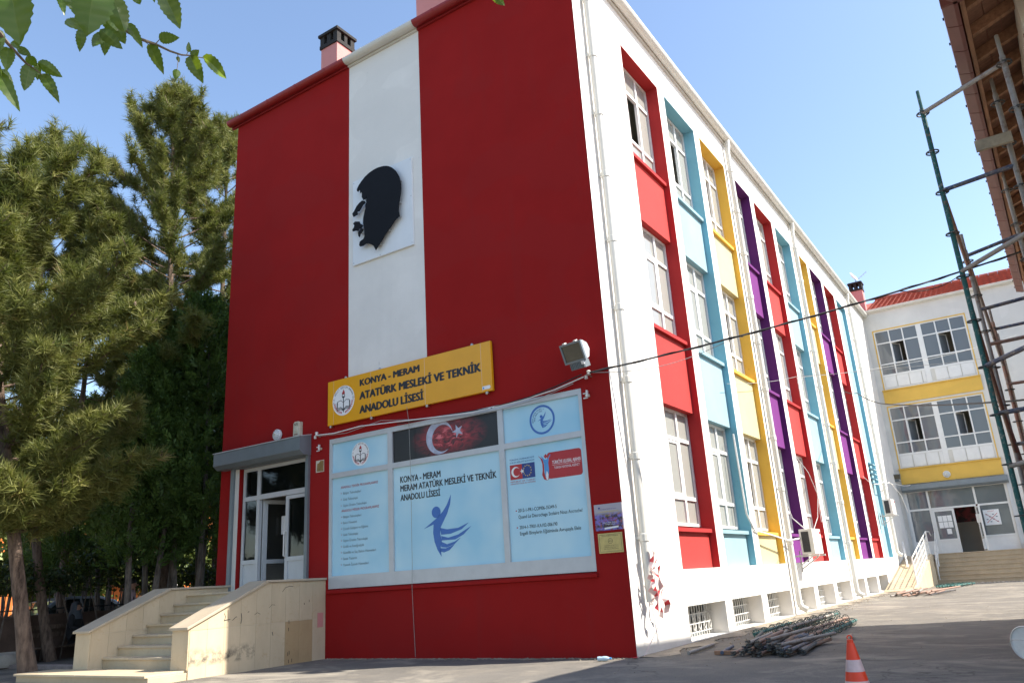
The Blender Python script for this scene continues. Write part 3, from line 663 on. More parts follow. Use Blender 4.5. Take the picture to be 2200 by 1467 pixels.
# round club badge, top right
p = Print(); p.disc(-1.29, 3.61, .205, YT); pb(p, 'badge_ground', 'poster_blue', dw)
p = Print(); p.annulus(-1.29, 3.61, .205, .24, YT-.001); dancer(p, -1.25, 3.58, .27, YT-.0015); pb(p, 'badge_ring', 'print_blue', dw)
p = Print()
def arc_text(p, s, cx, cz, r, a0, a1, cap, y, bold=0):
    n = len(s)
    for k, ch in enumerate(s):
        if ch == ' ': continue
        a = a0+(a1-a0)*k/(n-1); p.text(ch, cx+r*math.cos(a), cz+r*math.sin(a), cap, None, y, bold, 'C', a-PI/2)
arc_text(p, 'MERAM ATATÜRK MESLEKİ ve', -1.29, 3.61, .165, PI*1.05, PI*.42, .022, YT-.0012); arc_text(p, 'TEKNİK ANADOLU LİSESİ', -1.29, 3.61, .13, PI*1.02, PI*.48, .02, YT-.0012)
pb(p, 'badge_lettering', 'print_navy', dw)
def emblem(parent, cx, cz, R, y, white=True):
    p = Print(); p.disc(cx, cz, R, y); pb(p, 'emblem_disc', 'print_white', parent); y -= .001
    k = R/.30; p = Print()
    arc_text(p, 'T.C. MİLLÎ EĞİTİM BAKANLIĞI', cx, cz, .245*k, PI*1.02, -.02*PI, .036*k, y, .006)
    b = lambda pts: [(cx+x*k, cz+z*k) for x, z in pts]
    for s in (-1, 1):
        p.poly(b([(s*.012, -.03), (s*.07, .015), (s*.165, .0), (s*.165, -.012), (s*.07, .003), (s*.012, -.042)]), y); p.poly(b([(s*.153, .0), (s*.165, .0), (s*.165, -.135), (s*.153, -.135)]), y)
        for d in (0, .022, .044): p.poly(b([(s*.012, -.165-d*.6), (s*.07, -.12-d), (s*.175, -.135-d), (s*.175, -.147-d), (s*.07, -.133-d), (s*.012, -.178-d*.6)]), y)
        p.poly(b([(s*.165, -.02), (s*.182, -.02), (s*.185, -.17), (s*.172, -.17)]), y)
    p.poly(b([(-.011, .07), (.011, .07), (.011, -.235), (-.011, -.235)]), y-.0004); p.poly(b([(-.045, .085), (.045, .085), (.03, .055), (-.03, .055)]), y-.0004); p.annulus(cx, cz+.10*k, .028*k, .042*k, y, 14)
    pb(p, 'emblem_print', 'print_black', parent)
    p = Print(); p.poly(b([(-.03, .12), (-.045, .155), (-.02, .175), (-.005, .225), (.03, .18), (.04, .14), (.025, .12)]), y)
    for s in (-1, 1):
        for t in range(9):
            a = -PI/2+s*(.16+t*.145); rr = .245; c0 = (rr*math.cos(a), rr*math.sin(a)); d = a+s*PI/2
            for o in (-.6, .6):
                dd = d+o*s; tip = (c0[0]+.042*math.cos(dd), c0[1]+.042*math.sin(dd)); nx, nz = -math.sin(dd)*.011, math.cos(dd)*.011; mx, mz = c0[0]+.02*math.cos(dd), c0[1]+.02*math.sin(dd)
                p.poly(b([c0, (mx+nx, mz+nz), tip, (mx-nx, mz-nz)]), y)
    tag(pb(p, 'emblem_laurel', 'print_red', parent), kind='stuff')
emblem(dw, -5.33, 3.605, .225, YT)
# flag panel
p = Print(); p.crescent(-3.42, 3.64, .30, YT, -.35); p.star(-3.01, 3.69, .125, YT, PI/2+.35); pb(p, 'crescent_and_star', 'print_silver', dw)
# right panel logos
p = Print(); p.poly([(-1.97, 2.71), (-1.735, 2.71), (-1.735, 2.95), (-1.97, 2.95)], YT); pb(p, 'logo_field', 'print_red', dw)
p = Print(); p.poly([(-1.735, 2.71), (-1.49, 2.71), (-1.49, 2.95), (-1.735, 2.95)], YT); p.text('TÜRKİYE CUMHURİYETİ', -1.97, 3.02, .024, .48, YT); p.text('AVRUPA BİRLİĞİ BAKANLIĞI', -1.97, 2.975, .022, .48, YT); pb(p, 'logo_field', 'print_navy', dw)
p = Print(); p.crescent(-1.86, 2.83, .085, YT-.001); p.star(-1.735, 2.83, .045, YT-.001, PI); pb(p, 'logo_crescent', 'print_white', dw)
p = Print()
for k in range(12): a = 2*PI*k/12; p.star(-1.635+.075*math.cos(a), 2.83+.085*math.sin(a), .015, YT-.001)
pb(p, 'logo_stars', 'print_yellow', dw)
p = Print(); p.text('REPUBLIC OF TURKEY', -1.97, 2.665, .022, .48, YT); p.text('MINISTRY FOR EU AFFAIRS', -1.97, 2.63, .02, .48, YT); pb(p, 'logo_lettering', 'print_red', dw)
def rrect(x0, x1, z0, z1, r, n=6):
    o = []
    for cx, cz, a0 in ((x1-r, z1-r, 0), (x0+r, z1-r, PI/2), (x0+r, z0+r, PI), (x1-r, z0+r, 1.5*PI)):
        for k in range(n+1): a = a0+PI/2*k/n; o.append((cx+r*math.cos(a), cz+r*math.sin(a)))
    return o
p = Print(); p.poly(rrect(-1.25, -.625, 2.645, 3.06, .05), YT); 
p.poly([(-1.42, 3.04), (-1.37, 2.98), (-1.345, 2.9), (-1.345, 2.80), (-1.36, 2.72), (-1.33, 2.65), (-1.27, 2.625), (-1.30, 2.68), (-1.318, 2.76), (-1.315, 2.88), (-1.335, 2.97)], YT-.0005); p.poly([(-1.275, 3.05), (-1.24, 3.01), (-1.275, 2.97), (-1.31, 3.01)], YT-.0005); p.poly([(-1.13, 3.04), (-1.19, 2.96), (-1.20, 2.86), (-1.19, 2.76), (-1.20, 2.68), (-1.26, 2.625), (-1.235, 2.70), (-1.225, 2.78), (-1.232, 2.9), (-1.215, 2.98)], YT-.0015); pb(p, 'agency_plate', 'print_red', dw)
p = Print(); p.poly([(-1.36, 3.03), (-1.30, 2.96), (-1.25, 2.96), (-1.18, 3.04), (-1.225, 2.90), (-1.225, 2.80), (-1.24, 2.70), (-1.268, 2.635), (-1.30, 2.70), (-1.31, 2.80), (-1.31, 2.9)], YT-.001); pb(p, 'agency_figure', 'print_sky', dw)
p = Print(); p.text('TÜRKİYE ULUSAL AJANSI', -1.16, 2.87, .05, .51, YT-.001, .012); p.text('TURKISH NATIONAL AGENCY', -1.13, 2.79, .038, .46, YT-.001); p.poly([(-1.16, 2.85), (-.65, 2.85), (-.65, 2.854), (-1.16, 2.854)], YT-.001); p.poly([(-1.285, 2.64), (-1.29, 2.72), (-1.268, 2.78), (-1.245, 2.72), (-1.25, 2.64)], YT-.0014); pb(p, 'agency_lettering', 'print_white', dw)
p = Print(); p.text('2012-1-FR1-COM06-35349-5', -1.86, 2.185, .052, .72, YT, .004); p.text('Quand Le Décrochage Scolaire Nous Accroche!', -1.86, 2.085, .052, 1.17, YT, .004); p.text('2014-1-TR01-KA102-006190', -1.85, 1.92, .052, .70, YT, .004); p.text('Engelli Bireylerin Eğitiminde Avrupayla Elele', -1.85, 1.825, .052, 1.11, YT, .004); pb(p, 'project_lettering', 'print_black', dw)
p = Print(); p.disc(-1.895, 2.21, .012, YT, 8); p.disc(-1.895, 1.945, .012, YT, 8); pb(p, 'bullet', 'print_red', dw)

# ================================================================== THINGS FIXED TO THE FRONT WALL
# name board
sg = thing('name_board', 'long yellow school name board with black capital letters and round emblem', 'sign', (-4.12, 0, 4.24))
MB().box(-6.09, -2.15, -.09, -.03, 4.24, 5.12).build('board', 'sign_yellow', sg, bevel=.006)
for x in (-5.93, -4.95, -3.62, -2.36): box('panel_seam', 'gutter_white', sg, x-.002, x+.002, -.0905, -.09, 4.245, 5.115)
p = Print(); p.text('KONYA - MERAM', -5.23, 4.885, .122, 1.47, -.0915, .044); p.text('ATATÜRK MESLEKİ VE TEKNİK', -5.24, 4.62, .142, 2.85, -.0915, .044); p.text('ANADOLU LİSESİ', -5.24, 4.35, .142, 1.56, -.0915, .044); pb(p, 'lettering', 'print_black', sg)
emblem(sg, -5.66, 4.68, .295, -.0915)
p = Print(); p.poly(rrect(-2.36, -2.19, 4.28, 4.34, .02), -.0915); pb(p, 'maker_sticker', 'print_white', sg)
p = Print(); p.disc(-2.335, 4.305, .018, -.092, 12); p.text('tabela', -2.31, 4.288, .02, .1, -.092, .01); p.v = p.v[:12]; p.f = p.f[:1]; pb(p, 'sticker_mark', 'print_sky', sg)
for x, z in ((-5.62, 5.13), (-4.72, 5.13), (-2.55, 5.13), (-6.03, 4.22), (-4.95, 4.22), (-3.6, 4.22), (-2.28, 4.22)): MB().lathe([(.012, -.06), (.03, -.05), (.03, -.03), (.012, -.02), (.012, .05)], (x, -.03, z), (0, 1, 0), 8).build('fixing_bolt', 'steel', sg)
# portrait
pt = thing('silhouette_relief', 'black cut out head silhouette standing off a pale square board on the white stripe', 'relief', (-4.64, 0, 7.45))
MB().box(-5.45, -3.84, -.05, -.006, 7.45, 9.36).build('board', 'white_board', pt, bevel=.004)
HEAD = [(-5.24, 9.08), (-5.19, 9.15), (-5.11, 9.22), (-5.01, 9.29), (-4.9, 9.335), (-4.76, 9.365), (-4.64, 9.37), (-4.5, 9.35), (-4.42, 9.325), (-4.35, 9.29), (-4.28, 9.24), (-4.22, 9.18), (-4.17, 9.12), (-4.13, 9.05), (-4.09, 8.97), (-4.06, 8.88), (-4.04, 8.78), (-4.04, 8.68), (-4.055, 8.57), (-4.085, 8.46), (-4.11, 8.34), (-4.12, 8.23), (-4.09, 8.1), (-4.19, 8.06), (-4.28, 7.98), (-4.4, 7.88), (-4.5, 7.79), (-4.59, 7.69), (-4.66, 7.63), (-4.73, 7.56), (-4.78, 7.66), (-4.85, 7.72), (-4.94, 7.77), (-5.0, 7.775), (-5.07, 7.755), (-5.15, 7.76), (-5.18, 7.8), (-5.16, 7.87), (-5.12, 7.885), (-5.06, 7.90), (-5.03, 7.95), (-5.035, 8.08), (-5.05, 8.18), (-5.07, 8.26), (-5.06, 8.38), (-5.03, 8.49), (-5.0, 8.56), (-5.01, 8.64), (-4.975, 8.69), (-4.98, 8.74), (-4.955, 8.86), (-4.99, 8.78), (-5.02, 8.76), (-5.04, 8.80), (-5.065, 8.77), (-5.08, 8.82), (-5.10, 8.84), (-5.095, 8.93), (-5.12, 8.99), (-5.145, 8.96), (-5.15, 9.0), (-5.11, 9.05), (-5.06, 9.14), (-5.03, 9.13), (-5.09, 9.03), (-5.115, 9.06), (-5.16, 9.06), (-5.2, 9.01), (-5.235, 9.03)]
def fix(poly):
    HS = []
    for p in poly:
        HS.append(p)
    return HS
HEAD2 = HEAD[:61] + [(-5.16, 9.06), (-5.2, 9.01), (-5.235, 9.03)]
fy = lambda u, v, t: (u, t, v)
MB().prism(HEAD2, fy, -.15, -.135).build('head_silhouette', 'black_paint', pt)
MB().prism([(-5.37, 8.56), (-5.32, 8.60), (-5.25, 8.69), (-5.18, 8.74), (-5.09, 8.77), (-5.03, 8.74), (-5.0, 8.69), (-5.07, 8.665), (-5.10, 8.63), (-5.17, 8.56), (-5.23, 8.56), (-5.22, 8.50), (-5.27, 8.49), (-5.34, 8.48)], fy, -.15, -.135).build('nose_piece', 'black_paint', pt)
MB().prism([(-5.35, 8.33), (-5.29, 8.36), (-5.17, 8.32), (-5.15, 8.27), (-5.06, 8.20), (-5.10, 8.18), (-5.17, 8.16), (-5.21, 8.12), (-5.27, 8.15), (-5.36, 8.16), (-5.37, 8.20), (-5.33, 8.23), (-5.31, 8.28)], fy, -.15, -.135).build('mouth_piece', 'black_paint', pt)
MB().prism([(-5.21, 8.09), (-5.11, 8.165), (-5.06, 8.10), (-5.14, 8.04), (-5.17, 7.97), (-5.20, 8.01)], fy, -.15, -.135).build('chin_piece', 'black_paint', pt)
for x, z in ((-4.12, 8.42), (-4.13, 8.12), (-4.40, 7.90), (-4.64, 7.67), (-5.0, 7.79), (-5.25, 8.55), (-5.2, 8.2), (-5.14, 8.06), (-4.7, 9.3), (-4.1, 8.9)): MB().tube([(x, -.05, z), (x, -.134, z)], .01, 6).build('standoff', 'steel', pt)
for x, z in ((-5.42, 9.31), (-3.87, 9.31), (-3.87, 7.5), (-5.42, 7.5), (-3.87, 8.5), (-4.7, 7.48)): MB().lathe([(.012, -.004), (.012, 0)], (x, -.05, z), (0, 1, 0), 8).build('board_screw', 'steel', pt)
# floodlights
def floodlight(name, label, pos, aim, sc_=1.0):
    t = thing(name, label, 'floodlight', pos); P = Vector(pos); q = Vector(aim).to_track_quat('-Y', 'Z'); W = lambda a: tuple(P + q @ (Vector(a)*sc_))
    def shp(name, mat, polys):
        mb = MB()
        for b in polys:
            k = MB().box(*b); k.v = [W(v) for v in k.v]; o = len(mb.v); mb.v += k.v; mb.f += [tuple(o+i for i in f) for f in k.f]
        return mb.build(name, mat, t)
    shp('rim', 'alu_dark', [(-.21, .21, -.02, .02, .13, .16), (-.21, .21, -.02, .02, -.16, -.13), (-.21, -.18, -.02, .02, -.13, .13), (.18, .21, -.02, .02, -.13, .13)])
    shp('lens', 'bulb_brown', [(-.18, .18, -.006, .0, -.13, .13)])
    b = MB(); pr = [(.0205, .15), (.06, .145), (.15, .08), (.17, -.02), (.10, -.13), (.0205, -.15)]
    b.prism(pr, lambda u, v, s: W((s, u, v)), -.2, .2); b.build('housing', 'alu', t)
    shp('ballast_box', 'alu_dark', [(-.13, .15, -.01, .13, -.27, -.165)])
    f = []
    for k in range(9): x = -.12+k*.032; f.append((x, x+.008, -.025, -.0105, -.265, -.17))
    shp('cooling_fin', 'alu_dark', f)
    for bx_ in ((-.13, -.09, -.03, .03, .161, .18), (.09, .13, -.03, .03, .161, .18), (.12, .17, -.05, -.026, -.21, -.16)): shp('clip', 'plastic_white', [bx_])
    m_ = MB(); m_.tube([W((0, .13, -.1)), (P.x+.05, -.02, P.z-.12)] if abs(P.y) < 2 else [W((0, .13, -.1)), W((0, .4, -.15))], .018, 6); m_.build('mount_arm', 'alu_dark', t)
    return t
plain('bulb_brown', (.09, .08, .055), .12, .15, 5)
floodlight('floodlight', 'grey floodlight high on the red wall above the cable anchor', (-.40, -.38, 4.47), (-.18, -1, -.42))
# insulators and camera hooks
def hook(x, y, z, label):
    t = thing('cable_anchor', label, 'cable anchor', (x, y, z))
    MB().tube([(x, y, z), (x, y-.07, z+.01), (x+.01, y-.11, z+.03)], .01, 6).build('bracket', 'tube_rust', t)
    MB().lathe([(.02, -.04), (.036, -.03), (.024, -.005), (.036, .02), (.02, .035)], (x+.01, y-.11, z+.05), n=10).build('insulator', 'plastic_white', t, smooth=True)
    MB().lathe([(.02, -.03), (.032, -.02), (.022, 0), (.032, .02), (.02, .03)], (x-.05, y-.09, z-.01), n=10).build('insulator', 'plastic_white', t, smooth=True)
    return t
hook(-.31, 0, 4.13, 'rusty cable anchor with white insulators below the floodlight'); hook(-6.38, 0, 4.08, 'rusty cable anchor at the end of the shutter housing')
def clamp(x, z, label):
    t = thing('wall_clamp', label, 'clamp', (x, 0, z)); MB().box(x-.03, x+.03, -.05, 0, z-.02, z+.02).build('base', 'beige_plastic', t)
    MB().box(x-.055, x+.02, -.07, -.05, z+.025, z+.04).build('jaw', 'plastic_white', t); MB().box(x-.055, x+.02, -.07, -.05, z-.05, z-.035).build('jaw', 'plastic_white', t); MB().box(x+.005, x+.03, -.085, -.05, z-.03, z+.075).build('lug', 'plastic_white', t)
clamp(-6.36, 3.84, 'small white wall clamp right of the shutter housing'); clamp(-.40, 3.84, 'small white wall clamp right of the display window')
# bulkhead lamp and siren over the door
def bulkhead(name, label, pos, R=.115):
    t = thing(name, label, 'lamp', pos); P = Vector(pos)
    MB().lathe([(R, 0), (R, .05), (R*.9, .06), (R*.86, .05)], P, (0, -1, 0), 28).build('rim', 'plastic_white', t, smooth=True)
    MB().lathe([(R*.85, .045), (R*.7, .075), (R*.4, .095), (.01, .10)], P, (0, -1, 0), 28).build('glass_dome', 'bulb_glass', t, smooth=True)
    for k in range(9):
        a = 2*PI*k/9; pts = []
        for u in (0, .35, .7, 1): rr = R*(.12+.72*u); aa = a+u*1.1; pts.append((P.x+rr*math.cos(aa), P.y-.10+.045*u*u-.004, P.z+rr*math.sin(aa)))
        MB().tube(pts, .006, 5).build('rib', 'plastic_white', t)
    MB().lathe([(.028, .098), (.028, .108), (.012, .112)], P, (0, -1, 0), 14).build('boss', 'beige_plastic', t)
bulkhead('bulkhead_lamp', 'round ribbed bulkhead lamp above the front door shutter housing', (-7.60, -.02, 4.30))
s_ = thing('alarm_siren', 'cream alarm siren box beside the round lamp above the front door', 'alarm siren', (-6.98, 0, 4.20))
MB().prism([(-.09, 4.18), (.09, 4.18), (.095, 4.46), (.05, 4.475), (-.05, 4.475), (-.085, 4.44)], lambda u, v, t: (-6.98+u, t, v), -.1, -.0).build('case', 'beige_plastic', s_, bevel=.012)
p = Print(); p.text('SZL', -7.04, 4.40, .04, .12, -.1015, .02); pb(p, 'lettering', 'print_black', s_)
MB().lathe([(.06, 0), (.05, .012), (.01, .016)], (-6.98, -.1, 4.31), (0, -1, 0), 18).build('horn_dome', 'beige_plastic', s_, smooth=True); box('sounder_slot', 'tube_rust', s_, -7.03, -6.93, -.1025, -.1, 4.20, 4.225)
# patch, poster, plaque
t = thing('taped_patch', 'brown taped paper patch beside the front door', 'patch', (-6.38, 0, 3.42)); MB().box(-6.49, -6.27, -.006, 0, 3.39, 3.62).build('backing', 'cream', t); MB().prism([(-6.465, 3.41), (-6.28, 3.40), (-6.275, 3.605), (-6.37, 3.61), (-6.40, 3.57), (-6.45, 3.56)], fy, -.009, -.0065).build('paper', 'brown_paper', t)
t = thing('photo_poster', 'small purple and brown photo poster on the red wall near the corner', 'poster', (-.23, 0, 1.77))
MB().box(-.47, -.005, -.012, -.002, 1.77, 2.155).build('sheet', 'poster_photo', t); MB().box(-.012, -.004, -.016, -.0125, 1.77, 2.155).build('edge_strip', 'plastic_white', t)
p = Print(); p.text('Meram Atatürk Mesleki ve Teknik', -.40, 2.075, .012, .30, -.0135); p.poly([(-.40, 2.09), (-.37, 2.09), (-.37, 2.11), (-.40, 2.11)], -.0135); pb(p, 'lettering', 'print_navy', t)
p = Print(); p.text('ACTION PROJECT IN INSTITUTION', -.40, 2.035, .014, .33, -.0135, .01); p.text('2014-2015', -.30, 1.975, .014, .1, -.0135); pb(p, 'lettering', 'print_yellow', t)
p = Print(); p.text('Yaşam boyu öğrenme', -.33, 1.935, .013, .2, -.0135, .01); p.text('Bilgi ve Eğitim', -.33, 1.905, .013, .22, -.0135, .01); pb(p, 'lettering', 'print_red', t)
p = Print(); p.text('France, Italia, Türkiye,', -.34, 1.875, .013, .24, -.0135, .01); p.text('Portugal, Romania', -.30, 1.85, .013, .16, -.0135, .01); p.poly([(-.32, 1.785), (-.09, 1.80), (-.09, 1.825), (-.32, 1.81)], -.0135); pb(p, 'lettering', 'print_white', t)
t = thing('brass_plaque', 'brass plaque with globe mark below the photo poster', 'plaque', (-.24, 0, 1.45))
MB().box(-.445, -.045, -.014, -.002, 1.445, 1.73).build('plate', 'brass', t)
p = Print()
for a, b in (((-.425, 1.465), (-.065, 1.469)), ((-.425, 1.707), (-.065, 1.711))): p.poly([a, (b[0], a[1]), b, (a[0], b[1])], -.015)
for a, b in (((-.425, 1.469), (-.421, 1.707)), ((-.069, 1.469), (-.065, 1.707))): p.poly([a, (b[0], a[1]), b, (a[0], b[1])], -.015)
p.annulus(-.245, 1.615, .034, .039, -.015, 20); p.annulus(-.245, 1.615, .015, .018, -.015, 14); p.poly([(-.284, 1.613), (-.206, 1.613), (-.206, 1.617), (-.284, 1.617)], -.015)
p.text('BU OKULDA EĞİTİM PROGRAMLARI', -.38, 1.685, .012, .27, -.015); 
for k, s in enumerate(('AVRUPA BİRLİĞİ EĞİTİM VE', 'GENÇLİK PROGRAMLARI İLE', 'DESTEKLENMEKTEDİR')): p.text(s, -.36, 1.545-k*.024, .012, .24, -.015)
pb(p, 'engraving', 'print_black', t)
# ================================================================== CABLES
def cable(name, label, pts, r, mat, par=None, sub=10, sag=0):
    P = [Vector(p) for p in pts]; out = []
    for i in range(len(P)-1):
        for k in range(sub):
            u = k/sub; q = P[i].lerp(P[i+1], u); q.z -= sag*4*u*(1-u); out.append(q)
    out.append(P[-1]); o = MB().tube(out, r, 6).build(name, mat, par, None, True)
    if not par: tag(o, label, 'cable')
    return o
cable('cable', 'bundle of white cable along the top of the display window', [(-6.40, -.12, 4.10), (-5.9, -.1, 4.07), (-5.2, -.1, 4.10), (-4.62, -.1, 4.06), (-4.3, -.1, 4.04), (-3.6, -.1, 3.99), (-2.6, -.09, 3.93), (-1.6, -.09, 3.96), (-.95, -.1, 4.02), (-.40, -.1, 4.13)], .011, 'plastic_white', sub=4)
cable('cable', 'thin white cable sagging below the white bundle over the display window', [(-6.35, -.09, 4.08), (-5.6, -.08, 4.03), (-4.7, -.08, 4.13), (-3.9, -.08, 4.02), (-2.8, -.08, 3.90), (-2.1, -.08, 3.88), (-1.3, -.08, 3.93), (-.6, -.09, 4.06)], .006, 'cable_grey', sub=4)
cable('cable', 'black cable running along the window top to the floodlight anchor', [(-4.3, -.085, 4.0), (-3.2, -.085, 3.98), (-2.2, -.09, 3.94), (-1.4, -.1, 3.99), (-.9, -.11, 4.07), (-.42, -.12, 4.17)], .010, 'rubber', sub=4)
cable('cable', 'thin loose wire hanging down over the yellow board and window', [(-4.05, -.1, 4.28), (-4.05, -.05, 4.0), (-4.04, -.04, 3.0), (-4.06, -.03, 1.5), (-4.05, -.06, 1.15), (-4.06, -.02, .5), (-4.04, -.02, .03)], .004, 'cable_grey', sub=4)
A0 = Vector((-.27, -.13, 4.17)); A1 = Vector((5.86, 3.0, 5.52))
cable('cable', 'thick black twisted cable slung from the red wall to the scaffolded building', [A0, A1], .015, 'rubber', sub=40, sag=.10)
tw = []
for k in range(60):
    u = k/59; q = A0.lerp(A1, u); q.z -= .10*4*u*(1-u); tw.append(q + Vector((0, math.cos(u*46)*.017, math.sin(u*46)*.017)))
cable('cable', 'thin cable wrapped round the thick black slung cable', tw, .007, 'rubber', sub=1)
lo = [A0.lerp(A1, u)+Vector((0, 0, -.10*4*u*(1-u)-.16*abs(math.sin(u*PI*3.0))*(1 if u < .9 else 0))) for u in np.linspace(0, .35, 30)]
cable('cable', 'thin grey wire drooping beneath the slung cable near the corner', lo, .006, 'cable_grey', sub=1)
lo = [A0.lerp(A1, u)+Vector((0, 0, -.10*4*u*(1-u)-.13*math.sin((u-.7)/.16*PI))) for u in np.linspace(.7, .86, 16)]
cable('cable', 'thin black wire loop under the slung cable against the sky', lo, .007, 'rubber', sub=1)
B0 = Vector((.05, 19.7, 7.13)); B1 = Vector((4.98, 1.4, 3.02))
cable('cable', 'black cable sagging from the coloured bays to the scaffold', [B0, (.9, 17, 6.45), (2.2, 12, 5.1), B1, (5.9, .2, 2.9)], .014, 'rubber', sub=12, sag=.05)
cable('cable', 'thin pale wire stretched from a yellow bay to the far wing', [(.03, 5.8, 4.97), (.06, 12.5, 6.36), (5.6, 14, 6.2)], .006, 'cable_grey', sub=12, sag=.06)
cable('cable', 'second thin pale wire stretched across the yard above the first', [(.03, 12.63, 6.36), (5.9, 24, 9.0)], .006, 'cable_grey', sub=14, sag=.25)
# hoses and loose wires on the side facade
cable('cable', 'white insulated pipe leading from the blue bay to the air conditioner', [(-.05, 6.0, 3.9), (-.02, 6.02, 2.2), (.03, 6.25, 1.86), (.08, 7.2, 1.78), (.12, 8.5, 1.66), (.3, 9.2, 1.72)], .02, 'plastic_white', sub=6)
cable('cable', 'white hose hanging in the purple bay above the air conditioner', [(-.05, 8.95, 4.0), (-.03, 9.05, 3.0), (.08, 9.3, 2.2), (.3, 9.5, 1.92)], .012, 'plastic_white', sub=6)
cable('cable', 'white wire loop hanging out of the red ground floor window', [(-.1, 11.3, 4.0), (.08, 11.8, 3.5), (.16, 12.1, 2.9), (.10, 11.9, 2.3), (.0, 11.6, 1.95)], .009, 'plastic_white', sub=6)
cable('cable', 'long thin wire hanging down the red bay between two floors', [(.04, 12.6, 6.36), (.03, 12.68, 5.2), (.03, 12.7, 3.6), (.02, 12.62, 2.2)], .007, 'plastic_white', sub=6)
cable('cable', 'white wire bundle reaching from the far bay to the wing corner', [(.05, 22.4, 3.9), (.3, 23.5, 4.05), (.25, 25, 4.1), (.2, 27.5, 4.2), (.6, 28.75, 4.2)], .018, 'plastic_white', sub=6, sag=.05)
cable('cable', 'tangle of white wires dropping down the last red bay', [(-.05, 21.0, 4.1), (.12, 21.6, 3.8), (.1, 21.7, 2.8), (.05, 21.4, 1.95)], .01, 'plastic_white', sub=6)
cable('cable', 'loose wires dangling at the wing corner below the bundle', [(.28, 25.4, 4.05), (.5, 25.8, 3.6), (.6, 26.0, 2.9)], .01, 'plastic_white', sub=6)
# ================================================================== AIR CONDITIONERS ETC.
def ac_unit(label, y, z, x0=.24):
    t = thing('air_conditioner', label, 'air conditioner', (x0, y, z)); x1 = x0+.31; L = .84; H = .58
    MB().box(x0, x1, y, y+L, z, z+H).build('casing', 'ac_white', t, bevel=.012)
    MB().box(x0+.05, x1-.09, y-.006, y-.001, z+.05, z+H-.06).build('coil_face', 'ac_dark', t)
    for k in range(14): MB().box(x1-.001, x1+.008, y+.2, y+.62, z+.07+k*.034, z+.082+k*.034).build('louvre', 'ac_white', t)
    MB().box(x1-.001, x1+.004, y+.68, y+.80, z+.46, z+.52).build('badge', 'print_red', t)
    for yy in (y+.12, y+L-.12):
        b = MB(); b.bar((0, yy, z-.03), (x1+.06, yy, z-.03), .04, .04); b.bar((.02, yy, z-.33), (x1-.1, yy, z-.052), .03, .03); b.bar((.018, yy, z-.4), (.018, yy, z+.1), .04, .03, (1, 0, 0)); b.build('bracket', 'plastic_white', t)
    MB().lathe([(.19, 0), (.18, .012), (.0, .016)], (x1, y+.41, z+.29), (1, 0, 0), 20).build('fan_guard', 'ac_white', t)
ac_unit('nearer white air conditioner bracketed over the purple bay', 9.02, 1.33); ac_unit('farther white air conditioner beside the last blue bay', 22.6, 2.72, .2)
vt = thing('louvre_vent', 'light blue stepped vent slats on the last blue bay', 'vent', (-.1, 22.9, 3.9))
for k in range(5): MB().prism([(-.1, 0), (.12, -.06), (.12, -.02), (-.1, .08)], lambda u, v, t, z=3.95+k*.19: (u, t, z+v), 22.7, 23.6).build('slat', 'bay_blue', vt)
# loose plank leaning at the far end
box_ = MB(); box_.bar((.42, 24.2, .75), (.12, 26.4, 1.75), .06, .05); tag(box_.build('pole', 'plastic_white'), 'pale pole leaning on the white wall beside the ramp', 'pole')
# hazard tape on the first downpipe
tp = thing('hazard_tape', 'crumpled red and white hazard tape tied to the first downpipe', 'tape', (.2, .4, 1.3)); rt = random.Random(4)
for sid, (x, y, z, zend) in enumerate(((.19, .36, 1.50, .62), (.21, .46, 1.40, .50), (.20, .60, 1.22, .55), (.17, .33, 1.1, .70))):
    nseg = 12; pv_ = None; wv = Vector((.2, 1, .1)).normalized()*.045
    for k in range(nseg+1):
        u = k/nseg; c = Vector((x+.03*math.sin(k*1.3+sid)+.02, y+.05*math.sin(k*.9+sid*2)+(.10*u if sid == 2 else .02*u), z+(zend-z)*u)); wv = (wv + Vector((rt.uniform(-.03, .03), rt.uniform(-.012, .012), rt.uniform(-.02, .02)))).normalized()*rt.uniform(.025, .05)
        if pv_: MB().quad(pv_[0]-pv_[1], pv_[0]+pv_[1], c+wv, c-wv).build('tape_fold', 'tape_red' if (k+sid) % 3 == 0 else 'tape_white', tp)
        pv_ = (c, wv)
MB().tube([(.2, .5, .9), (.22, .35, .4), (.1, .02, .03)], .006, 4).build('tape_strand', 'tape_white', tp)
MB().quad((-.03, -.12, .012), (.06, -.16, .02), (.05, -.05, .03), (-.05, -.03, .015)).build('tape_fold', 'tape_red', tp)

# ================================================================== FRONT STAIRCASE
stair = thing('stone_staircase', 'beige stone staircase with sloping solid parapets leading up to the front door', 'staircase', (-7.8, -1.4, 0))
XR0, XR1, XL0, XL1 = -6.60, -6.19, -9.39, -8.94; YF = -2.83
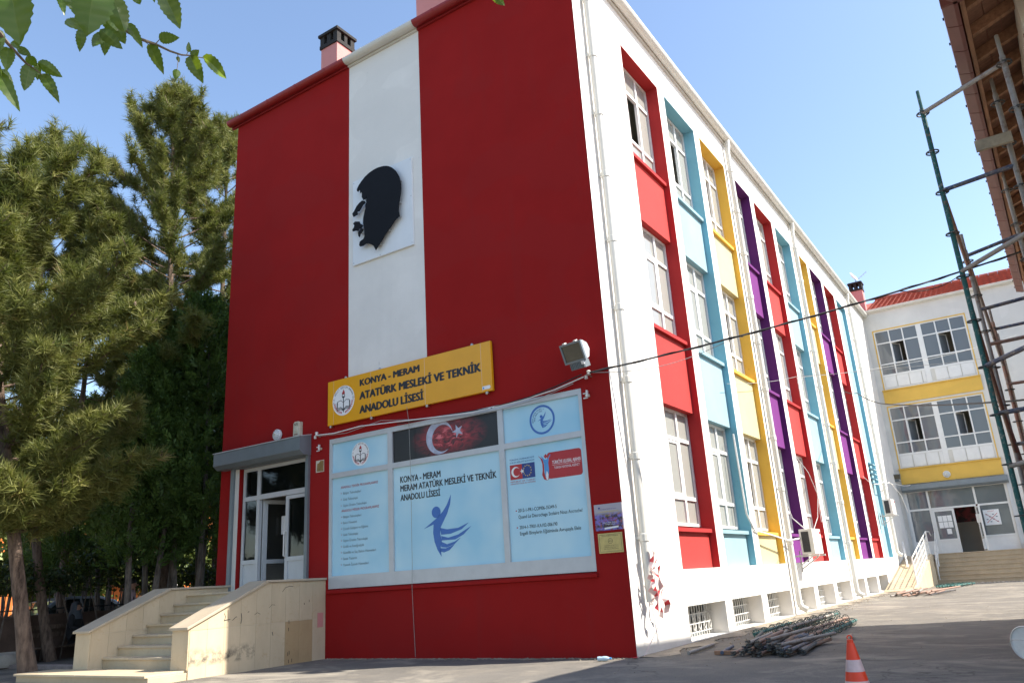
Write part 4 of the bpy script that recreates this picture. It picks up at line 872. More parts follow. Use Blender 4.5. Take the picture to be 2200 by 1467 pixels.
# platform slab
MB().box(-10.02, -6.21, -3.45, -2.80, -.08, .10).build('base_step', 'stone', stair, bevel=.006)
x = -10.04
for k, wdt in enumerate((.98, .95, .97, .91)):
    MB().box(x, x+wdt-.004, -3.49, -2.79, .101, .135).build('tread_slab', 'stone', stair, bevel=.004); x += wdt
NS = 7; RIS = (1.27-.135)/NS; TR = .262
for i in range(NS):
    z0 = .135+i*RIS; yf = -2.58+i*TR; last = i == NS-1; yb = 0 if last else yf+TR
    MB().box(XL1+.004, XR0-.004, yf+.02, (0.0 if last else yf+TR+.02), (-.05 if i == 0 else z0-.06), z0+RIS-.036).build('riser', 'stone', stair)
    n = 3; xs_ = [XL1+.004, -8.15, -7.32, XR0-.004]
    for k in range(n): MB().box(xs_[k], xs_[k+1]-.003, yf-.012, yb-.002 if last else yf+TR+.019, z0+RIS-.035, z0+RIS).build('tread_slab', 'stone_cope' if (i+k) % 3 else 'stone', stair, bevel=.004)
def ztop(y): return 1.365 if y > -1.39 else .735 + (y-YF)*(1.365-.735)/(1.44)
def parapet(x0, x1, outer, inner):
    prof = [(-.002, -.08), (YF+.02, -.08), (YF+.02, ztop(YF)-.012), (-1.39, 1.353), (-.002, 1.353)]
    MB().prism(prof, lambda u, v, t: (t, u, v), x0+.02, x1-.02).build('parapet_core', 'cream', stair)
    # coping
    cp = MB(); a, b = x0-.035, x1+.035
    MB().prism([(YF-.05, .714), (YF-.05, .754), (-1.38, 1.405), (-1.345, 1.367)], lambda u, v, t: (t, u, v), a, b).build('coping_slab', 'stone_cope', stair, bevel=.005)
    MB().prism([(-1.343, 1.367), (-1.378, 1.405), (-.002, 1.408), (-.002, 1.367)], lambda u, v, t: (t, u, v), a, b).build('coping_slab', 'stone_cope', stair, bevel=.005)
    MB().box(x0, x1, YF-.004, YF+.018, .137 if True else 0, .728).build('end_slab', 'stone', stair)
    n = 9; ys = [YF+.022+(-.004-YF-.022)*k/n for k in range(n+1)]
    for xx, d in (((x1-.018, x1),) if outer else ()) + (((x0, x0+.018),) if inner else ()):
        for k in range(n):
            a0, a1 = ys[k]+.0015, ys[k+1]-.0015; hz = .70
            m_ = 'stone_tan' if k in (6, 7) and outer and x1 == XR1 else ('stone_sooty' if k in (0, 1, 2, 3) and x1 == XR1 and outer else 'stone')
            zt0, zt1 = ztop(a0)-.003, ztop(a1)-.003
            if zt0 > hz+.02:
                MB().prism([(a0, -.08), (a1, -.08), (a1, hz-.0015), (a0, hz-.0015)], lambda u, v, t: (t, u, v), xx, d).build('facing_slab', m_, stair)
                pol = [(a0, hz+.0015), (a1, hz+.0015), (a1, zt1)] + ([(-1.39, zt1)] if a0 < -1.39 < a1 else []) + [(a0, zt0)]
                MB().prism(pol, lambda u, v, t: (t, u, v), xx, d).build('facing_slab', 'stone', stair)
            else:
                MB().prism([(a0, -.08), (a1, -.08), (a1, zt1), (a0, zt0)], lambda u, v, t: (t, u, v), xx, d).build('facing_slab', m_, stair)
parapet(XR0, XR1, True, True); parapet(XL0, XL1, True, True)
# scuffs on the outer parapet: painted scrawl strokes
p = MB(); X = XR1+.0015
def stroke(pts, w_=.008):
    for i in range(len(pts)-1):
        a, b = Vector((0, *pts[i])), Vector((0, *pts[i+1])); d = (b-a).normalized(); nrm = Vector((0, -d.z, d.y))*w_/2
        p.quad(*(Vector((X, 0, 0))+v for v in (a-nrm, b-nrm, b+nrm, a+nrm)))
stroke([(-2.2, .92), (-2.17, .86), (-2.2, .80)]); stroke([(-2.13, .97), (-2.12, .78)], .01); stroke([(-2.2, .81), (-2.08, .82)], .012); stroke([(-2.04, .80), (-1.97, .85), (-1.95, .85)], .009); stroke([(-1.87, .90), (-1.855, .82), (-1.87, .74)], .012); stroke([(-1.6, .86), (-1.54, .89), (-1.48, .86)], .007); stroke([(-1.74, .91), (-1.71, .915)], .01)
stroke([(-1.02, 1.20), (-.95, 1.27), (-.86, 1.29), (-.78, 1.28)], .008); stroke([(-1.3, .95), (-1.24, 1.0), (-1.17, .99)], .006); stroke([(-1.22, .56), (-1.2, .5)], .012); stroke([(-.4, 1.04), (-.4, 1.0)], .01); stroke([(-.52, .99), (-.51, .96)], .012)
for yy, zz in ((-.86, .72), (-.865, .6), (-.87, .2), (-.84, .22), (-.85, .08), (-.78, .09)): stroke([(yy, zz), (yy+.004, zz-.06)], .012)
p.build('scuff_mark', 'print_black', stair)
MB().box(-6.1895, -6.1875, -.20, -.06, .55, .80).build('paint_smear', 'pink', stair)
# ================================================================== FAR WING
wing = thing('wing_building', 'pale three storey wing with yellow bands and big grid windows behind the yard', 'building', (3.5, 29, 0))
WY = 29.0; WX1 = 16
WHOLES = [(.27, 4.22, 8.68, 11.58), (.24, 4.19, 4.95, 7.88), (.24, 4.20, 1.19, 3.95)]
wall_holes([0.0, WX1], [-.1, 12.45], WHOLES, lambda u, z, t: (u, t, z), WY, WY+.3).build('front_wall', 'grey_white', wing)
box('back_wall', 'grey_white', wing, -9.4, WX1, 38, 38.3, -.1, 12.45); box('end_wall', 'grey_white', wing, WX1-.3, WX1, 29.31, 37.99, -.1, 12.45)
for z in (1.19, 4.5, 8.2, 12.3): box('floor_slab', 'room_white', wing, .0, WX1-.31, 29.31, 37.9, z-.22, z-.02)
box('corridor_wall', 'cream', wing, .0, WX1-.31, 31.2, 31.3, 1.2, 12); box('partition_wall', 'room_white', wing, 4.9, 5.0, 29.31, 31.19, 1.2, 12); box('mural', 'mural_red', wing, 1.4, 4.0, 31.16, 31.195, 2.5, 3.7)
box('partition_wall', 'room_white', wing, -.33, -.24, 29.31, 31.19, 1.2, 12)
half_round((0.15, WY-.13, 12.60), (WX1, WY-.13, 12.60), .115, (0, -1, 0)).build('gutter', 'gutter_white', wing)
MB().box(0.02, WX1, WY-.05, WY+.3, 12.45, 12.58).build('cornice', 'gutter_white', wing)
for (z0, z1) in ((7.98, 8.60), (4.27, 4.93)):
    MB().box(.22, 4.24, WY-.055, WY-.003, z0, z1).build('yellow_band', 'wing_yellow', wing); MB().box(.20, 4.26, WY-.11, WY-.003, z1+.001, z1+.05).build('yellow_ledge', 'wing_yellow', wing)
for (a, b, c, d) in WHOLES[:2]:
    mb = MB(); mb.box(a, a+.045, WY-.012, WY+.1, c, d); mb.box(b-.045, b, WY-.012, WY+.1, c, d); mb.box(a+.045, b-.045, WY-.012, WY+.1, d-.045, d); mb.build('yellow_surround', 'wing_yellow', wing)
def wing_window(a, b, c, d, name):
    a += .046; b -= .046; d -= .046
    mb = MB(); y0, y1 = WY+.03, WY+.10; mid = (a+b)/2; zp = c+.62; rows = [zp+.09, zp+.09+(d-zp)*.22, zp+(d-zp)*.72, d-.06]
    mb.box(a, a+.06, y0, y1, c, d); mb.box(b-.06, b, y0, y1, c, d); mb.box(mid-.11, mid+.11, y0, y1, c, d)
    halves = [(a+.06, mid-.11), (mid+.11, b-.06)]
    for h0, h1 in halves:
        mb.box(h0, h1, y0, y1, d-.06, d); mb.box(h0, h1, y0, y1, zp, zp+.09); mb.box(h0, h1, y0, y1, c, c+.05)
        wd = (h1-h0)/3
        for k in (1, 2): mb.box(h0+wd*k-.028, h0+wd*k+.028, y0, y1, zp+.09, d-.06)
        for r_ in (1, 2):
            for k in range(3): mb.box(h0+wd*k+(.028 if k else 0), h0+wd*(k+1)-(.028 if k < 2 else 0), y0, y1, rows[r_]-.028, rows[r_]+.028)
    wn = mb.build(name, 'pvc', wing)
    for hi, (h0, h1) in enumerate(halves):
        wd = (h1-h0)/3
        for k in range(3):
            for r_ in range(3):
                if r_ == 1 and k == 1: continue        # open casement
                MB().box(h0+wd*k+(.028 if k else 0), h0+wd*(k+1)-(.028 if k < 2 else 0), WY+.06, WY+.066, rows[r_]+(.028 if r_ else 0), rows[r_+1]-(.028 if r_ < 2 else 0)).build('pane', 'glass_far', wn)
        # open sash swung inwards
        s = MB(); hx = h0+wd+.03; hz0, hz1 = rows[1]+.03, rows[2]-.03; L = wd-.06
        e1 = (hx+L*.55, WY+.1+L*.85)
        for z in (hz0+.02, hz1-.02): s.bar((hx, WY+.1, z), (*e1, z), .04, .04)
        for q in ((hx, WY+.1), e1): s.bar((*q, hz0), (*q, hz1), .04, .04, (0, 1, 0))
        s.build('sash', 'pvc', wn)
        MB().quad((hx, WY+.1, hz0+.04), (*e1, hz0+.04), (*e1, hz1-.04), (hx, WY+.1, hz1-.04)).build('pane', 'glass_far', wn)
    # ribbed panels below
    n = 7; xs_ = [a+.06+(b-a-.12)*k/n for k in range(n+1)]
    for k in range(n):
        q0, q1 = xs_[k]+.02, xs_[k+1]-.02
        if q0 < mid-.11 < q1: q1 = mid-.115
        elif q0 < mid+.11 < q1: q0 = mid+.115
        if mid-.11 <= q0 and q1 <= mid+.11: continue
        MB().box(q0, q1, WY+.02, WY+.075, c+.07, zp-.015).build('infill_panel', 'pvc', wn)
    MB().box(a+.06, mid-.11, WY+.05, WY+.09, c+.05, zp).build('infill_backing', 'pvc_cream', wn); MB().box(mid+.11, b-.06, WY+.05, WY+.09, c+.05, zp).build('infill_backing', 'pvc_cream', wn)
wing_window(*WHOLES[0], 'window'); wing_window(*WHOLES[1], 'window')
# entrance
a, b, c, d = WHOLES[2]; mb = MB(); y0, y1 = WY+.02, WY+.09
MX = [a, a+.08, 1.10, 1.17, 3.0, 3.07, b-.08, b]
mb.box(a, a+.08, y0, y1, c, d); mb.box(b-.08, b, y0, y1, c, d); mb.box(1.10, 1.18, y0, y1, c, d); mb.box(2.92, 3.0, y0, y1, 3.14, d); 
for q0, q1 in ((a+.08, 1.10), (1.18, 2.92), (3.0, b-.08)): mb.box(q0, q1, y0, y1, d-.07, d); mb.box(q0, q1, y0, y1, 3.06, 3.14)
mb.box(2.92, 3.0, y0, y1, c, 3.06); mb.box(3.0, b-.08, y0, y1, 1.75, 1.82); mb.box(a+.08, 1.10, y0, y1, 1.66, 1.73)
ent = mb.build('entrance_frame', 'pvc', wing)
for q in ((a+.08, 1.10, 3.14, d-.07), (1.18, 2.92, 3.14, d-.07), (3.0, b-.08, 3.14, d-.07), (a+.08, 1.10, 1.73, 3.06), (3.0, b-.08, 1.82, 3.06)): MB().box(q[0], q[1], WY+.05, WY+.056, q[2], q[3]).build('pane', 'glass_far', ent)
box('kick_panel', 'pvc', ent, 3.0, b-.08, WY+.04, WY+.07, c, 1.75); box('kick_panel', 'pvc', ent, a+.08, 1.10, WY+.04, WY+.07, c, 1.66)
mb = MB(); u0, u1 = 1.185, 2.05
for q in ((u0, u0+.09, c, 3.05), (u1-.09, u1, c, 3.05), (u0+.09, u1-.09, 2.96, 3.05), (u0+.09, u1-.09, 1.70, 1.78), (u0+.09, u1-.09, c, c+.08)): mb.box(q[0], q[1], y0-.01, y1-.01, q[2], q[3])
lf = mb.build('door_leaf', 'pvc', wing); MB().box(u0+.09, u1-.09, WY+.04, WY+.046, 1.78, 2.96).build('pane', 'glass_far', lf); box('kick_panel', 'pvc', lf, u0+.09, u1-.09, WY+.03, WY+.06, c+.08, 1.70)
for r_ in range(2):
    for k in range(3): MB().box(1.36+k*.185, 1.36+k*.185+.17, WY+.03, WY+.035, 2.52-r_*.27, 2.52-r_*.27+.25).build('notice', 'print_white', lf)
MB().box(1.62, 1.80, WY+.03, WY+.035, 1.98, 2.20).build('notice', 'print_white', lf)
lf = MB(); 
for z in (c+.04, 3.0, 1.74): lf.bar((2.90, WY-.0, z), (3.05, WY-.72, z), .05, .07)
for q in ((2.90, WY-.03), (3.05, WY-.72)): lf.bar((*q, c+.02), (*q, 3.05), .07, .05, (0, 1, 0))
lf = lf.build('door_leaf', 'pvc', wing); MB().quad((2.905, WY-.06, 1.78), (3.045, WY-.68, 1.78), (3.045, WY-.68, 2.96), (2.905, WY-.06, 2.96)).build('pane', 'glass_far', lf)
box('notice', 'print_white', lf, 2.86, 3.02, WY-.5, WY-.495, 2.35, 2.7)
pp = box('poster', 'print_white', wing, 3.12, 3.72, WY+.005, WY+.012, 2.22, 2.86)
p = Print(); p.text('DİKKAT', 3.30, 2.77, .05, .25, WY+.004); 
for q0, q1 in (((3.2, 2.32), (3.64, 2.70)), ((3.2, 2.70), (3.64, 2.32))):
    d_ = Vector((q1[0]-q0[0], q1[1]-q0[1])).normalized()*.01; p.poly([(q0[0]-d_.y, q0[1]+d_.x), (q0[0]+d_.y, q0[1]-d_.x), (q1[0]+d_.y, q1[1]-d_.x), (q1[0]-d_.y, q1[1]+d_.x)], WY+.004)
pb(p, 'poster_print', 'print_red', pp)
p = Print()
for k in range(4):
    for j in range(4):
        if (k+j) % 2: p.poly(rrect(3.2+k*.12, 3.27+k*.12, 2.34+j*.1, 2.38+j*.1, .01), WY+.0045)
pb(p, 'poster_print', 'print_grey', pp)
hs = MB().prism([(WY-.003, 3.90), (WY-.22, 3.90), (WY-.32, 3.99), (WY-.32, 4.20), (WY-.003, 4.25)], lambda u, v, t: (t, u, v), .18, 4.34).build('shutter_housing', 'alu_dark', wing)
box('shutter_guide', 'alu', wing, .16, .24, WY-.06, WY-.003, 1.19, 3.9); box('shutter_guide', 'alu', wing, 4.22, 4.34, WY-.06, WY-.003, 1.19, 3.9)
# wing roof: tiled slope, courses as real ridges joined (tiles are only a few pixels)
def tiled_slope(x0, x1, yb, zb, yt, zt, name, par):
    mb = MB(); n = int((x1-x0)/.24); rows = 14
    L = Vector((0, yt-yb, zt-zb)); nrm = Vector((0, -L.z, L.y)).normalized(); ncol = n*4
    for r_ in range(rows):
        p0 = Vector((0, yb, zb)) + L*(r_/rows) + nrm*.045; p1 = Vector((0, yb, zb)) + L*((r_+1.12)/rows) + nrm*.005
        b = len(mb.v)
        for k in range(ncol+1):
            x = x0+(x1-x0)*k/ncol; h = .05*abs(math.cos(PI*k/4))
            for pp_ in (p0, p1): mb.v.append((x, pp_.y+nrm.y*h, pp_.z+nrm.z*h))
            q = p0-nrm*.045; mb.v.append((x, q.y, q.z))
        for k in range(ncol):
            i = b+k*3; mb.f.append((i, i+3, i+4, i+1)); mb.f.append((i+2, i+5, i+3, i))
    return tag(mb.build(name, 'tile_roof', par), kind='stuff')
MB().quad((-.5, WY-.05, 12.58), (WX1, WY-.05, 12.58), (WX1, 33.5, 14.32), (-4.7, 33.5, 14.32)).build('roof_deck', 'tile_roof', wing)
MB().quad((WX1, 38.1, 12.58), (-9.4, 38.1, 12.58), (-4.7, 33.5, 14.32), (WX1, 33.5, 14.32)).build('roof_deck', 'tile_roof', wing)
tiled_slope(.25, WX1, WY-.03, 12.60, 33.4, 14.34, 'roof_tiles', wing)
rd0 = MB().lathe([(.10, -.2), (.12, -.19), (.12, .2), (.10, .2)], (.4, 33.45, 14.42), (1, 0, 0), 8).build('ridge_tile', 'tile_roof', wing)
for k in range(1, 38): inst(rd0, wing, (k*.41, 0, 0))
chimney(-.42, .14, 29.6, 30.1, 12.6, 13.95, 14.42, wing)
an = thing('satellite_antenna', 'small dish and yagi antenna on the far pink chimney', 'antenna', (-.1, 29.8, 14.42))
MB().tube([(-.1, 29.8, 14.35), (-.1, 29.8, 14.7)], .015, 6).build('mast', 'steel', an); MB().lathe([(.01, 0), (.16, .02), (.28, .08), (.275, .085), (.16, .03), (.01, .012)], (-.18, 29.75, 14.72), (.9, -.2, .5), 20).build('dish', 'plastic_white', an, smooth=True)
MB().tube([(-.1, 29.8, 14.5), (.5, 29.7, 14.85)], .01, 5).build('boom', 'steel', an)
for k in range(4): MB().tube([(.1+k*.12, 29.6, 14.60+k*.07), (.1+k*.12, 29.9, 14.60+k*.07)], .006, 5).build('element', 'steel', an)
bulkhead('bulkhead_lamp', 'round white bulkhead lamp on the yellow band over the far entrance', (2.09, WY-.06, 4.52), .15)
floodlight('floodlight', 'black floodlight at the wing corner left of the far shutter', (.10, WY-.32, 4.62), (.5, -1, -.35), .8)
# far steps, ramp and railings
fs = thing('entrance_steps', 'wide flight of tan stone steps before the far glass entrance', 'steps', (5, 27, 0))
for i in range(7):
    z1 = .17*(i+1); yf = 26.45+i*.29; MB().box(1.02, 8.6, yf+.02, WY-.004 if i == 6 else yf+.33, z1-.175 if i else -.05, z1-.035).build('riser', 'stone_far', fs)
    for k in range(5): MB().box(1.0+k*1.52, 1.0+(k+1)*1.52-.005, yf-.015, WY-.004 if i == 6 else yf+.31, z1-.034, z1).build('tread_slab', 'stone_far', fs)
MB().box(4.35, 4.75, 28.1, 28.99, 1.19, 1.42).build('plinth_block', 'stone_far', fs)
rp = thing('ramp', 'tiled access ramp climbing beside the far steps', 'ramp', (.5, 23, 0))
ry0, ry1 = 20.3, 26.9
MB().prism([(ry0, -.05), (ry1, -.05), (ry1, 1.15), (ry0, .0)], lambda u, v, t: (t, u, v), .02, .98).build('ramp_body', 'stone_far', rp)
MB().box(.02, .98, ry1, WY-.004, -.05, 1.15).build('landing', 'stone_far', rp)
MB().prism([(ry0, -.05), (26.44, -.05), (26.44, 1.20), (ry1-.5, 1.20), (ry0, .08)], lambda u, v, t: (t, u, v), .985, 1.12).build('kerb_wall', 'stone', rp)
for i in range(18):
    u0 = i/18; u1 = (i+1)/18
    for k in range(3):
        xa = .03+k*.315; f = lambda u: (ry0+(ry1-ry0)*u, 1.15*u+.002)
        (ya, za), (yb, zb) = f(u0+.001), f(u1-.001); MB().prism([(ya, za), (yb, zb), (yb, zb+.018), (ya, za+.018)], lambda u, v, t: (t, u, v), xa, xa+.308).build('tile', 'stone_far', rp)
rl = thing('steel_railing', 'white steel railing with bars along the ramp edge', 'railing', (1.05, 24, .6))
zb_ = lambda y: .08+(y-ry0)*1.12/(ry1-.5-ry0) if y < ry1-.5 else 1.2
ys = [20.9, 22.3, 23.7, 25.1, 26.4]
for y in ys: MB().tube([(1.05, y, zb_(y)), (1.05, y, zb_(y)+.9)], .024, 8).build('post', 'plastic_white', rl)
for h in (.9, .72, .52, .32, .14): MB().tube([(1.05, ys[0], zb_(ys[0])+h), (1.05, 26.4, zb_(26.4)+h)], .022 if h == .9 else .013, 6).build('rail', 'plastic_white', rl)
for k in range(22): y = 21.1+k*.24; MB().tube([(1.05, y, zb_(y)+.1), (1.05, y, zb_(y)+.72)], .010, 5).build('bar', 'plastic_white', rl)
MB().tube([(1.05, 26.4, 2.1), (1.05, 27.6, 2.1), (1.05, 28.0, 1.95)], .022, 6).build('rail', 'plastic_white', rl)
r2 = thing('steel_railing', 'short white railing descending the far steps beside the ramp', 'railing', (1.2, 27, 1))
for y, z in ((26.5, .17), (27.3, .68), (28.2, 1.19)): MB().tube([(1.2, y, z), (1.2, y, z+.88)], .022, 8).build('post', 'plastic_white', r2)
for h in (.88, .6, .3): MB().tube([(1.2, 26.5, .17+h), (1.2, 28.2, 1.19+h)], .018, 6).build('rail', 'plastic_white', r2)
# ================================================================== RIGHT BUILDING (eave and wall)
rb = thing('tiled_eave_building', 'building under scaffolding with brown tiled eave and bare timber soffit', 'building', (10, 2, 0))
EX0, EX1 = 5.38, 5.70; EY0, EY1 = -3.40, 7.05; EZ = 6.10
ex = lambda y: EX0+(EX1-EX0)*(y-EY0)/(EY1-EY0)
slope = .38
WXW = .56       # wall offset behind the eave edge
wl = MB(); b = 0
def wallquad(y0, y1, x_off, z0, z1, mat, name, th=.25): MB().prism([(ex(y0)+x_off, y0), (ex(y0)+x_off+6.5, y0), (ex(y1)+x_off+6.5, y1), (ex(y1)+x_off, y1)], lambda u, v, t: (u, v, t), z0, z1).build(name, mat, rb)
wallquad(EY0+.62, EY1-.5, WXW-.02, -.1, 6.24, 'cream', 'wall')
MB().prism([(ex(EY0)+WXW-.02, EY0+.55), (ex(EY0)+WXW+6.5, EY0+.55), (ex(EY0)+WXW+6.5, EY0+.598), (ex(EY0)+WXW-.02, EY0+.598)], lambda u, v, t: (u, v, t), -.1, 5.7).build('red_facing', 'dark_red', rb)
MB().prism([(ex(EY0+.62)+WXW-.03, EY0+.9), (ex(EY0+.62)+WXW-.005, EY0+.9), (ex(EY1)+WXW-.005, EY1-.5), (ex(EY1)+WXW-.03, EY1-.5)], lambda u, v, t: (u, v, t), -.1, 4.2).build('red_facing', 'dark_red', rb)
# roof slab: two slopes with hips kept simple
def rpt(y, d, dz=0): return (ex(y)+d, y, EZ+.10+d*slope+dz)
rf = MB(); rid = 3.6
rf.quad(rpt(EY0, 0), rpt(EY1, 0), rpt(EY1-2, rid), rpt(EY0+2, rid)); rf.quad(rpt(EY0, 0), rpt(EY0+2, rid), (ex(EY0)+7.4, EY0, EZ+.1)); rf.quad((ex(EY0)+7.4, EY0, EZ+.1), rpt(EY0+2, rid), rpt(EY1-2, rid), (ex(EY1)+7.4, EY1, EZ+.1)); rf.quad(rpt(EY1, 0), (ex(EY1)+7.4, EY1, EZ+.1), rpt(EY1-2, rid))
rf.build('roof', 'tile_roof', rb)
# fascia tiles
n = 22
for k in range(n):
    y0 = EY0+(EY1-EY0)*k/n; y1 = EY0+(EY1-EY0)*(k+1)/n-.012
    mb = MB(); 
    P = [(-.03, .12), (-.05, .02), (-.045, -.10), (.05, -.13), (.085, -.13), (.085, -.10), (0.0, .09), (.12, .15), (.12, .17)]
    mb.prism(P, lambda u, v, t: (ex(t)+u, t, EZ+v), y0, y1); mb.build('fascia_tile', 'fascia_brown', rb)
    mb = MB().lathe([(.014, 0), (.014, .012)], (ex(y1)-.05, y1, EZ+.0), (-1, 0, 0), 6); mb.build('tile_nail', 'rubber', rb)
for k in range(14):
    x0 = EX0-.05+.5*k; MB().prism([(-.03, .12), (-.05, .02), (-.045, -.10), (.05, -.13), (.085, -.13), (.085, -.10), (0.0, .09)], lambda u, v, t: (t, EY0+u, EZ+v), x0, x0+.49).build('fascia_tile', 'fascia_brown', rb)
# timber: eave batten, rafters, boards
MB().prism([(.10, -.11), (.14, -.11), (.15, .06), (.11, .06)], lambda u, v, t: (ex(t)+u, t, EZ+v), EY0+.1, EY1-.02).build('eave_batten', 'wood', rb)
nr = 21
for k in range(nr):
    y = EY0+.34+(EY1-EY0-.5)*k/(nr-1)
    MB().prism([(.15, -.07), (.152+.62, -.07+.62*slope), (.152+.62, .05+.62*slope), (.15, .05)], lambda u, v, t: (ex(t)+u, t, EZ+v), y-.03, y+.03).build('rafter', 'wood', rb)
for k in range(5):
    d0 = .15+k*.135; d1 = d0+.13
    MB().prism([(d0, .055+(d0-.15)*slope), (d1, .055+(d1-.15)*slope), (d1, .075+(d1-.15)*slope), (d0, .075+(d0-.15)*slope)], lambda u, v, t: (ex(t)+u, t, EZ+v), EY0+.1, EY1-.02).build('soffit_board', 'wood_dark', rb)
for k in range(8):
    x0 = EX0+.2+k*.55; MB().prism([(.1, -.07), (.60, .12), (.60, .24), (.1, .05)], lambda u, v, t: (t, EY0+u, EZ+v), x0, x0+.06).build('rafter', 'wood', rb)
MB().bar((EX0+.12, EY0+.12, EZ-.02), (EX0+WXW+.15, EY0+.62, EZ+.14), .05, .1).build('hip_rafter', 'wood', rb)
# ================================================================== SCAFFOLD
sf = thing('scaffold', 'steel tube scaffold with green and rusty standards along the eave', 'scaffold', (5.3, 1, 0))
def standard(x, y, zt, mat, off=0, lean=0):
    s = MB().tube([(x, y, 0), (x, y, zt-.24)], .027, 10).build('standard', mat, sf, smooth=True)
    MB().tube([(x, y, zt-.24), (x, y, zt)], .019, 8).build('spigot', 'tube_grey' if mat != 'tube_green' else 'tube_green', s, smooth=True)
    z = zt-.30-off
    while z > .2:
        r_ = MB(); r_.ring((x, y, z), .056, .070, .01, n=18)
        for k in range(4): a = k*PI/2+.4; r_.bar((x+.02*math.cos(a), y+.02*math.sin(a), z), (x+.058*math.cos(a), y+.058*math.sin(a), z), .014, .008)
        r_.build('rosette', 'tube_dark', s); z -= .5
    MB().box(x-.07, x+.07, y-.07, y+.07, 0.0, .012).build('base_plate', 'tube_dark', s)
    return s
S1 = (4.96, -1.5); S2 = (5.02, 1.0); S3 = (5.13, 3.5); S4 = (5.17, 6.0); I1 = (5.735, -2.6); I2 = (5.665, -1.55); I3 = (5.66, 1.0); I4 = (5.78, 3.5)
standard(*S1, 6.24, 'tube_green'); standard(*S2, 5.30, 'tube_grey', .1); standard(*S3, 4.86, 'tube_rust', .05); standard(*S4, 5.0, 'tube_grey', .15)
standard(*I1, 5.93, 'tube_grey', .02); standard(*I2, 6.10, 'tube_grey', .05); standard(*I3, 6.05, 'tube_grey'); standard(*I4, 5.2, 'tube_rust')
def ledger(a, za, b, zb, mat, name='ledger'):
    l = MB().tube([(*a, za), (*b, zb)], .024, 10).build(name, mat, sf, smooth=True)
    for q, z in ((a, za), (b, zb)):
        MB().box(q[0]-.012, q[0]+.012, q[1]-.008, q[1]+.008, z-.07, z+.09).build('wedge', 'tube_dark', l)
ledger(S1, 5.95, I1, 5.62, 'tube_grey'); ledger(S1, 4.96, I2, 5.0, 'tube_blue'); ledger(S2, 4.98, I3, 5.1, 'tube_blue'); ledger(S1, 4.0, I1, 3.95, 'tube_grey'); ledger(S2, 4.2, I3, 4.25, 'tube_blue'); ledger(S1, 2.95, I1, 2.97, 'tube_blue'); ledger(S2, 3.72, I3, 3.74, 'tube_rust'); ledger(S1, 2.45, I2, 2.47, 'tube_blue'); ledger(S1, 1.92, I1, 1.95, 'tube_grey'); ledger(S3, 3.6, I4, 3.6, 'tube_rust'); ledger(S3, 2.6, I4, 2.62, 'tube_rust'); ledger(S3, 4.5, I4, 4.52, 'tube_blue'); ledger(S2, 2.4, I3, 2.4, 'tube_grey'); ledger(S1, 1.0, I1, 1.0, 'tube_grey'); ledger(S3, 1.6, I4, 1.6, 'tube_grey')
ledger(S1, 4.95, S2, 4.7, 'tube_rust', 'diagonal_brace'); ledger(S1, 3.6, S2, 2.3, 'tube_rust', 'diagonal_brace'); ledger(S2, 4.95, S3, 3.9, 'tube_grey', 'diagonal_brace'); ledger(S3, 4.0, S4, 3.2, 'tube_grey', 'diagonal_brace'); ledger(S2, 2.6, S3, 1.3, 'tube_grey', 'diagonal_brace')
MB().box(5.36, 5.70, -1.72, -1.68, 5.20, 5.32).build('toe_plank', 'plank_grey', sf)
# ================================================================== PIPE HEAPS
rp_ = random.Random(21)
def rosette_tube(a, b, mat, label, group, discs=True):
    a = Vector(a); b = Vector(b); d = (b-a); L = d.length; d.normalize(); t = thing('scaffold_tube', label, 'tube', a, group)
    q = MB(); n_ = 10
    q.lathe([(.019, 0), (.0245, 0), (.0245, L), (.019, L)], a, d, 10); q.build('tube', mat, t, smooth=True)
    if discs:
        s = .15
        while s < L:
            c = a+d*s; r_ = MB(); r_.ring(c, .058, .070, .008, d, 16); qq = d.to_track_quat('Z', 'Y')
            for k in range(8): v = qq @ Vector((math.cos(k*PI/4), math.sin(k*PI/4), 0)); r_.bar(c+v*.022, c+v*.060, .009, .007, d)
            r_.build('rosette', 'tube_green' if mat == 'tube_green' else 'tube_dark', t); s += .5
    return t
G1 = 'rosette standards heaped by the wall'
specs = [((1.75, 2.3, .06), (1.62, 5.4, .06), 'tube_green', 'long green rosette tube along the outer edge of the heap'), ((1.05, 3.2, .10), (.98, 6.9, .10), 'tube_green', 'bright green rosette tube on the back of the heap'), ((1.3, 2.7, .07), (1.35, 6.1, .07), 'tube_rust', 'rust brown rosette tube in the middle of the heap'), ((.75, 3.3, .06), (.72, 6.2, .07), 'tube_grey', 'grey rosette tube nearest the wall in the heap'), ((.55, 2.6, .06), (.5, 5.1, .06), 'tube_green', 'short green rosette tube beside the wall foot'), ((.95, 2.5, .05), (.85, 5.6, .05), 'tube_rust', 'rusty rosette tube under the green ones'), ((1.5, 2.4, .05), (1.5, 5.3, .05), 'tube_rust', 'low rusty rosette tube beside the outer green one'), ((1.15, 2.6, .16), (1.18, 5.6, .16), 'tube_grey', 'grey rosette tube lying on top of the heap')]
for a, b, mt, lb_ in specs: rosette_tube((a[0]+.22, a[1]+.3, a[2]), (b[0]+.22, b[1]+.3, b[2]), mt, lb_, G1)
G2 = 'plain ledgers heaped at the near end'
mats = ['tube_rust', 'tube_blue', 'tube_grey', 'tube_rust', 'tube_dark', 'tube_rust', 'tube_grey', 'tube_blue']
layer = [(11, .03, 0), (9, .075, .07), (6, .12, .16), (3, .165, .26)]
ci = 0
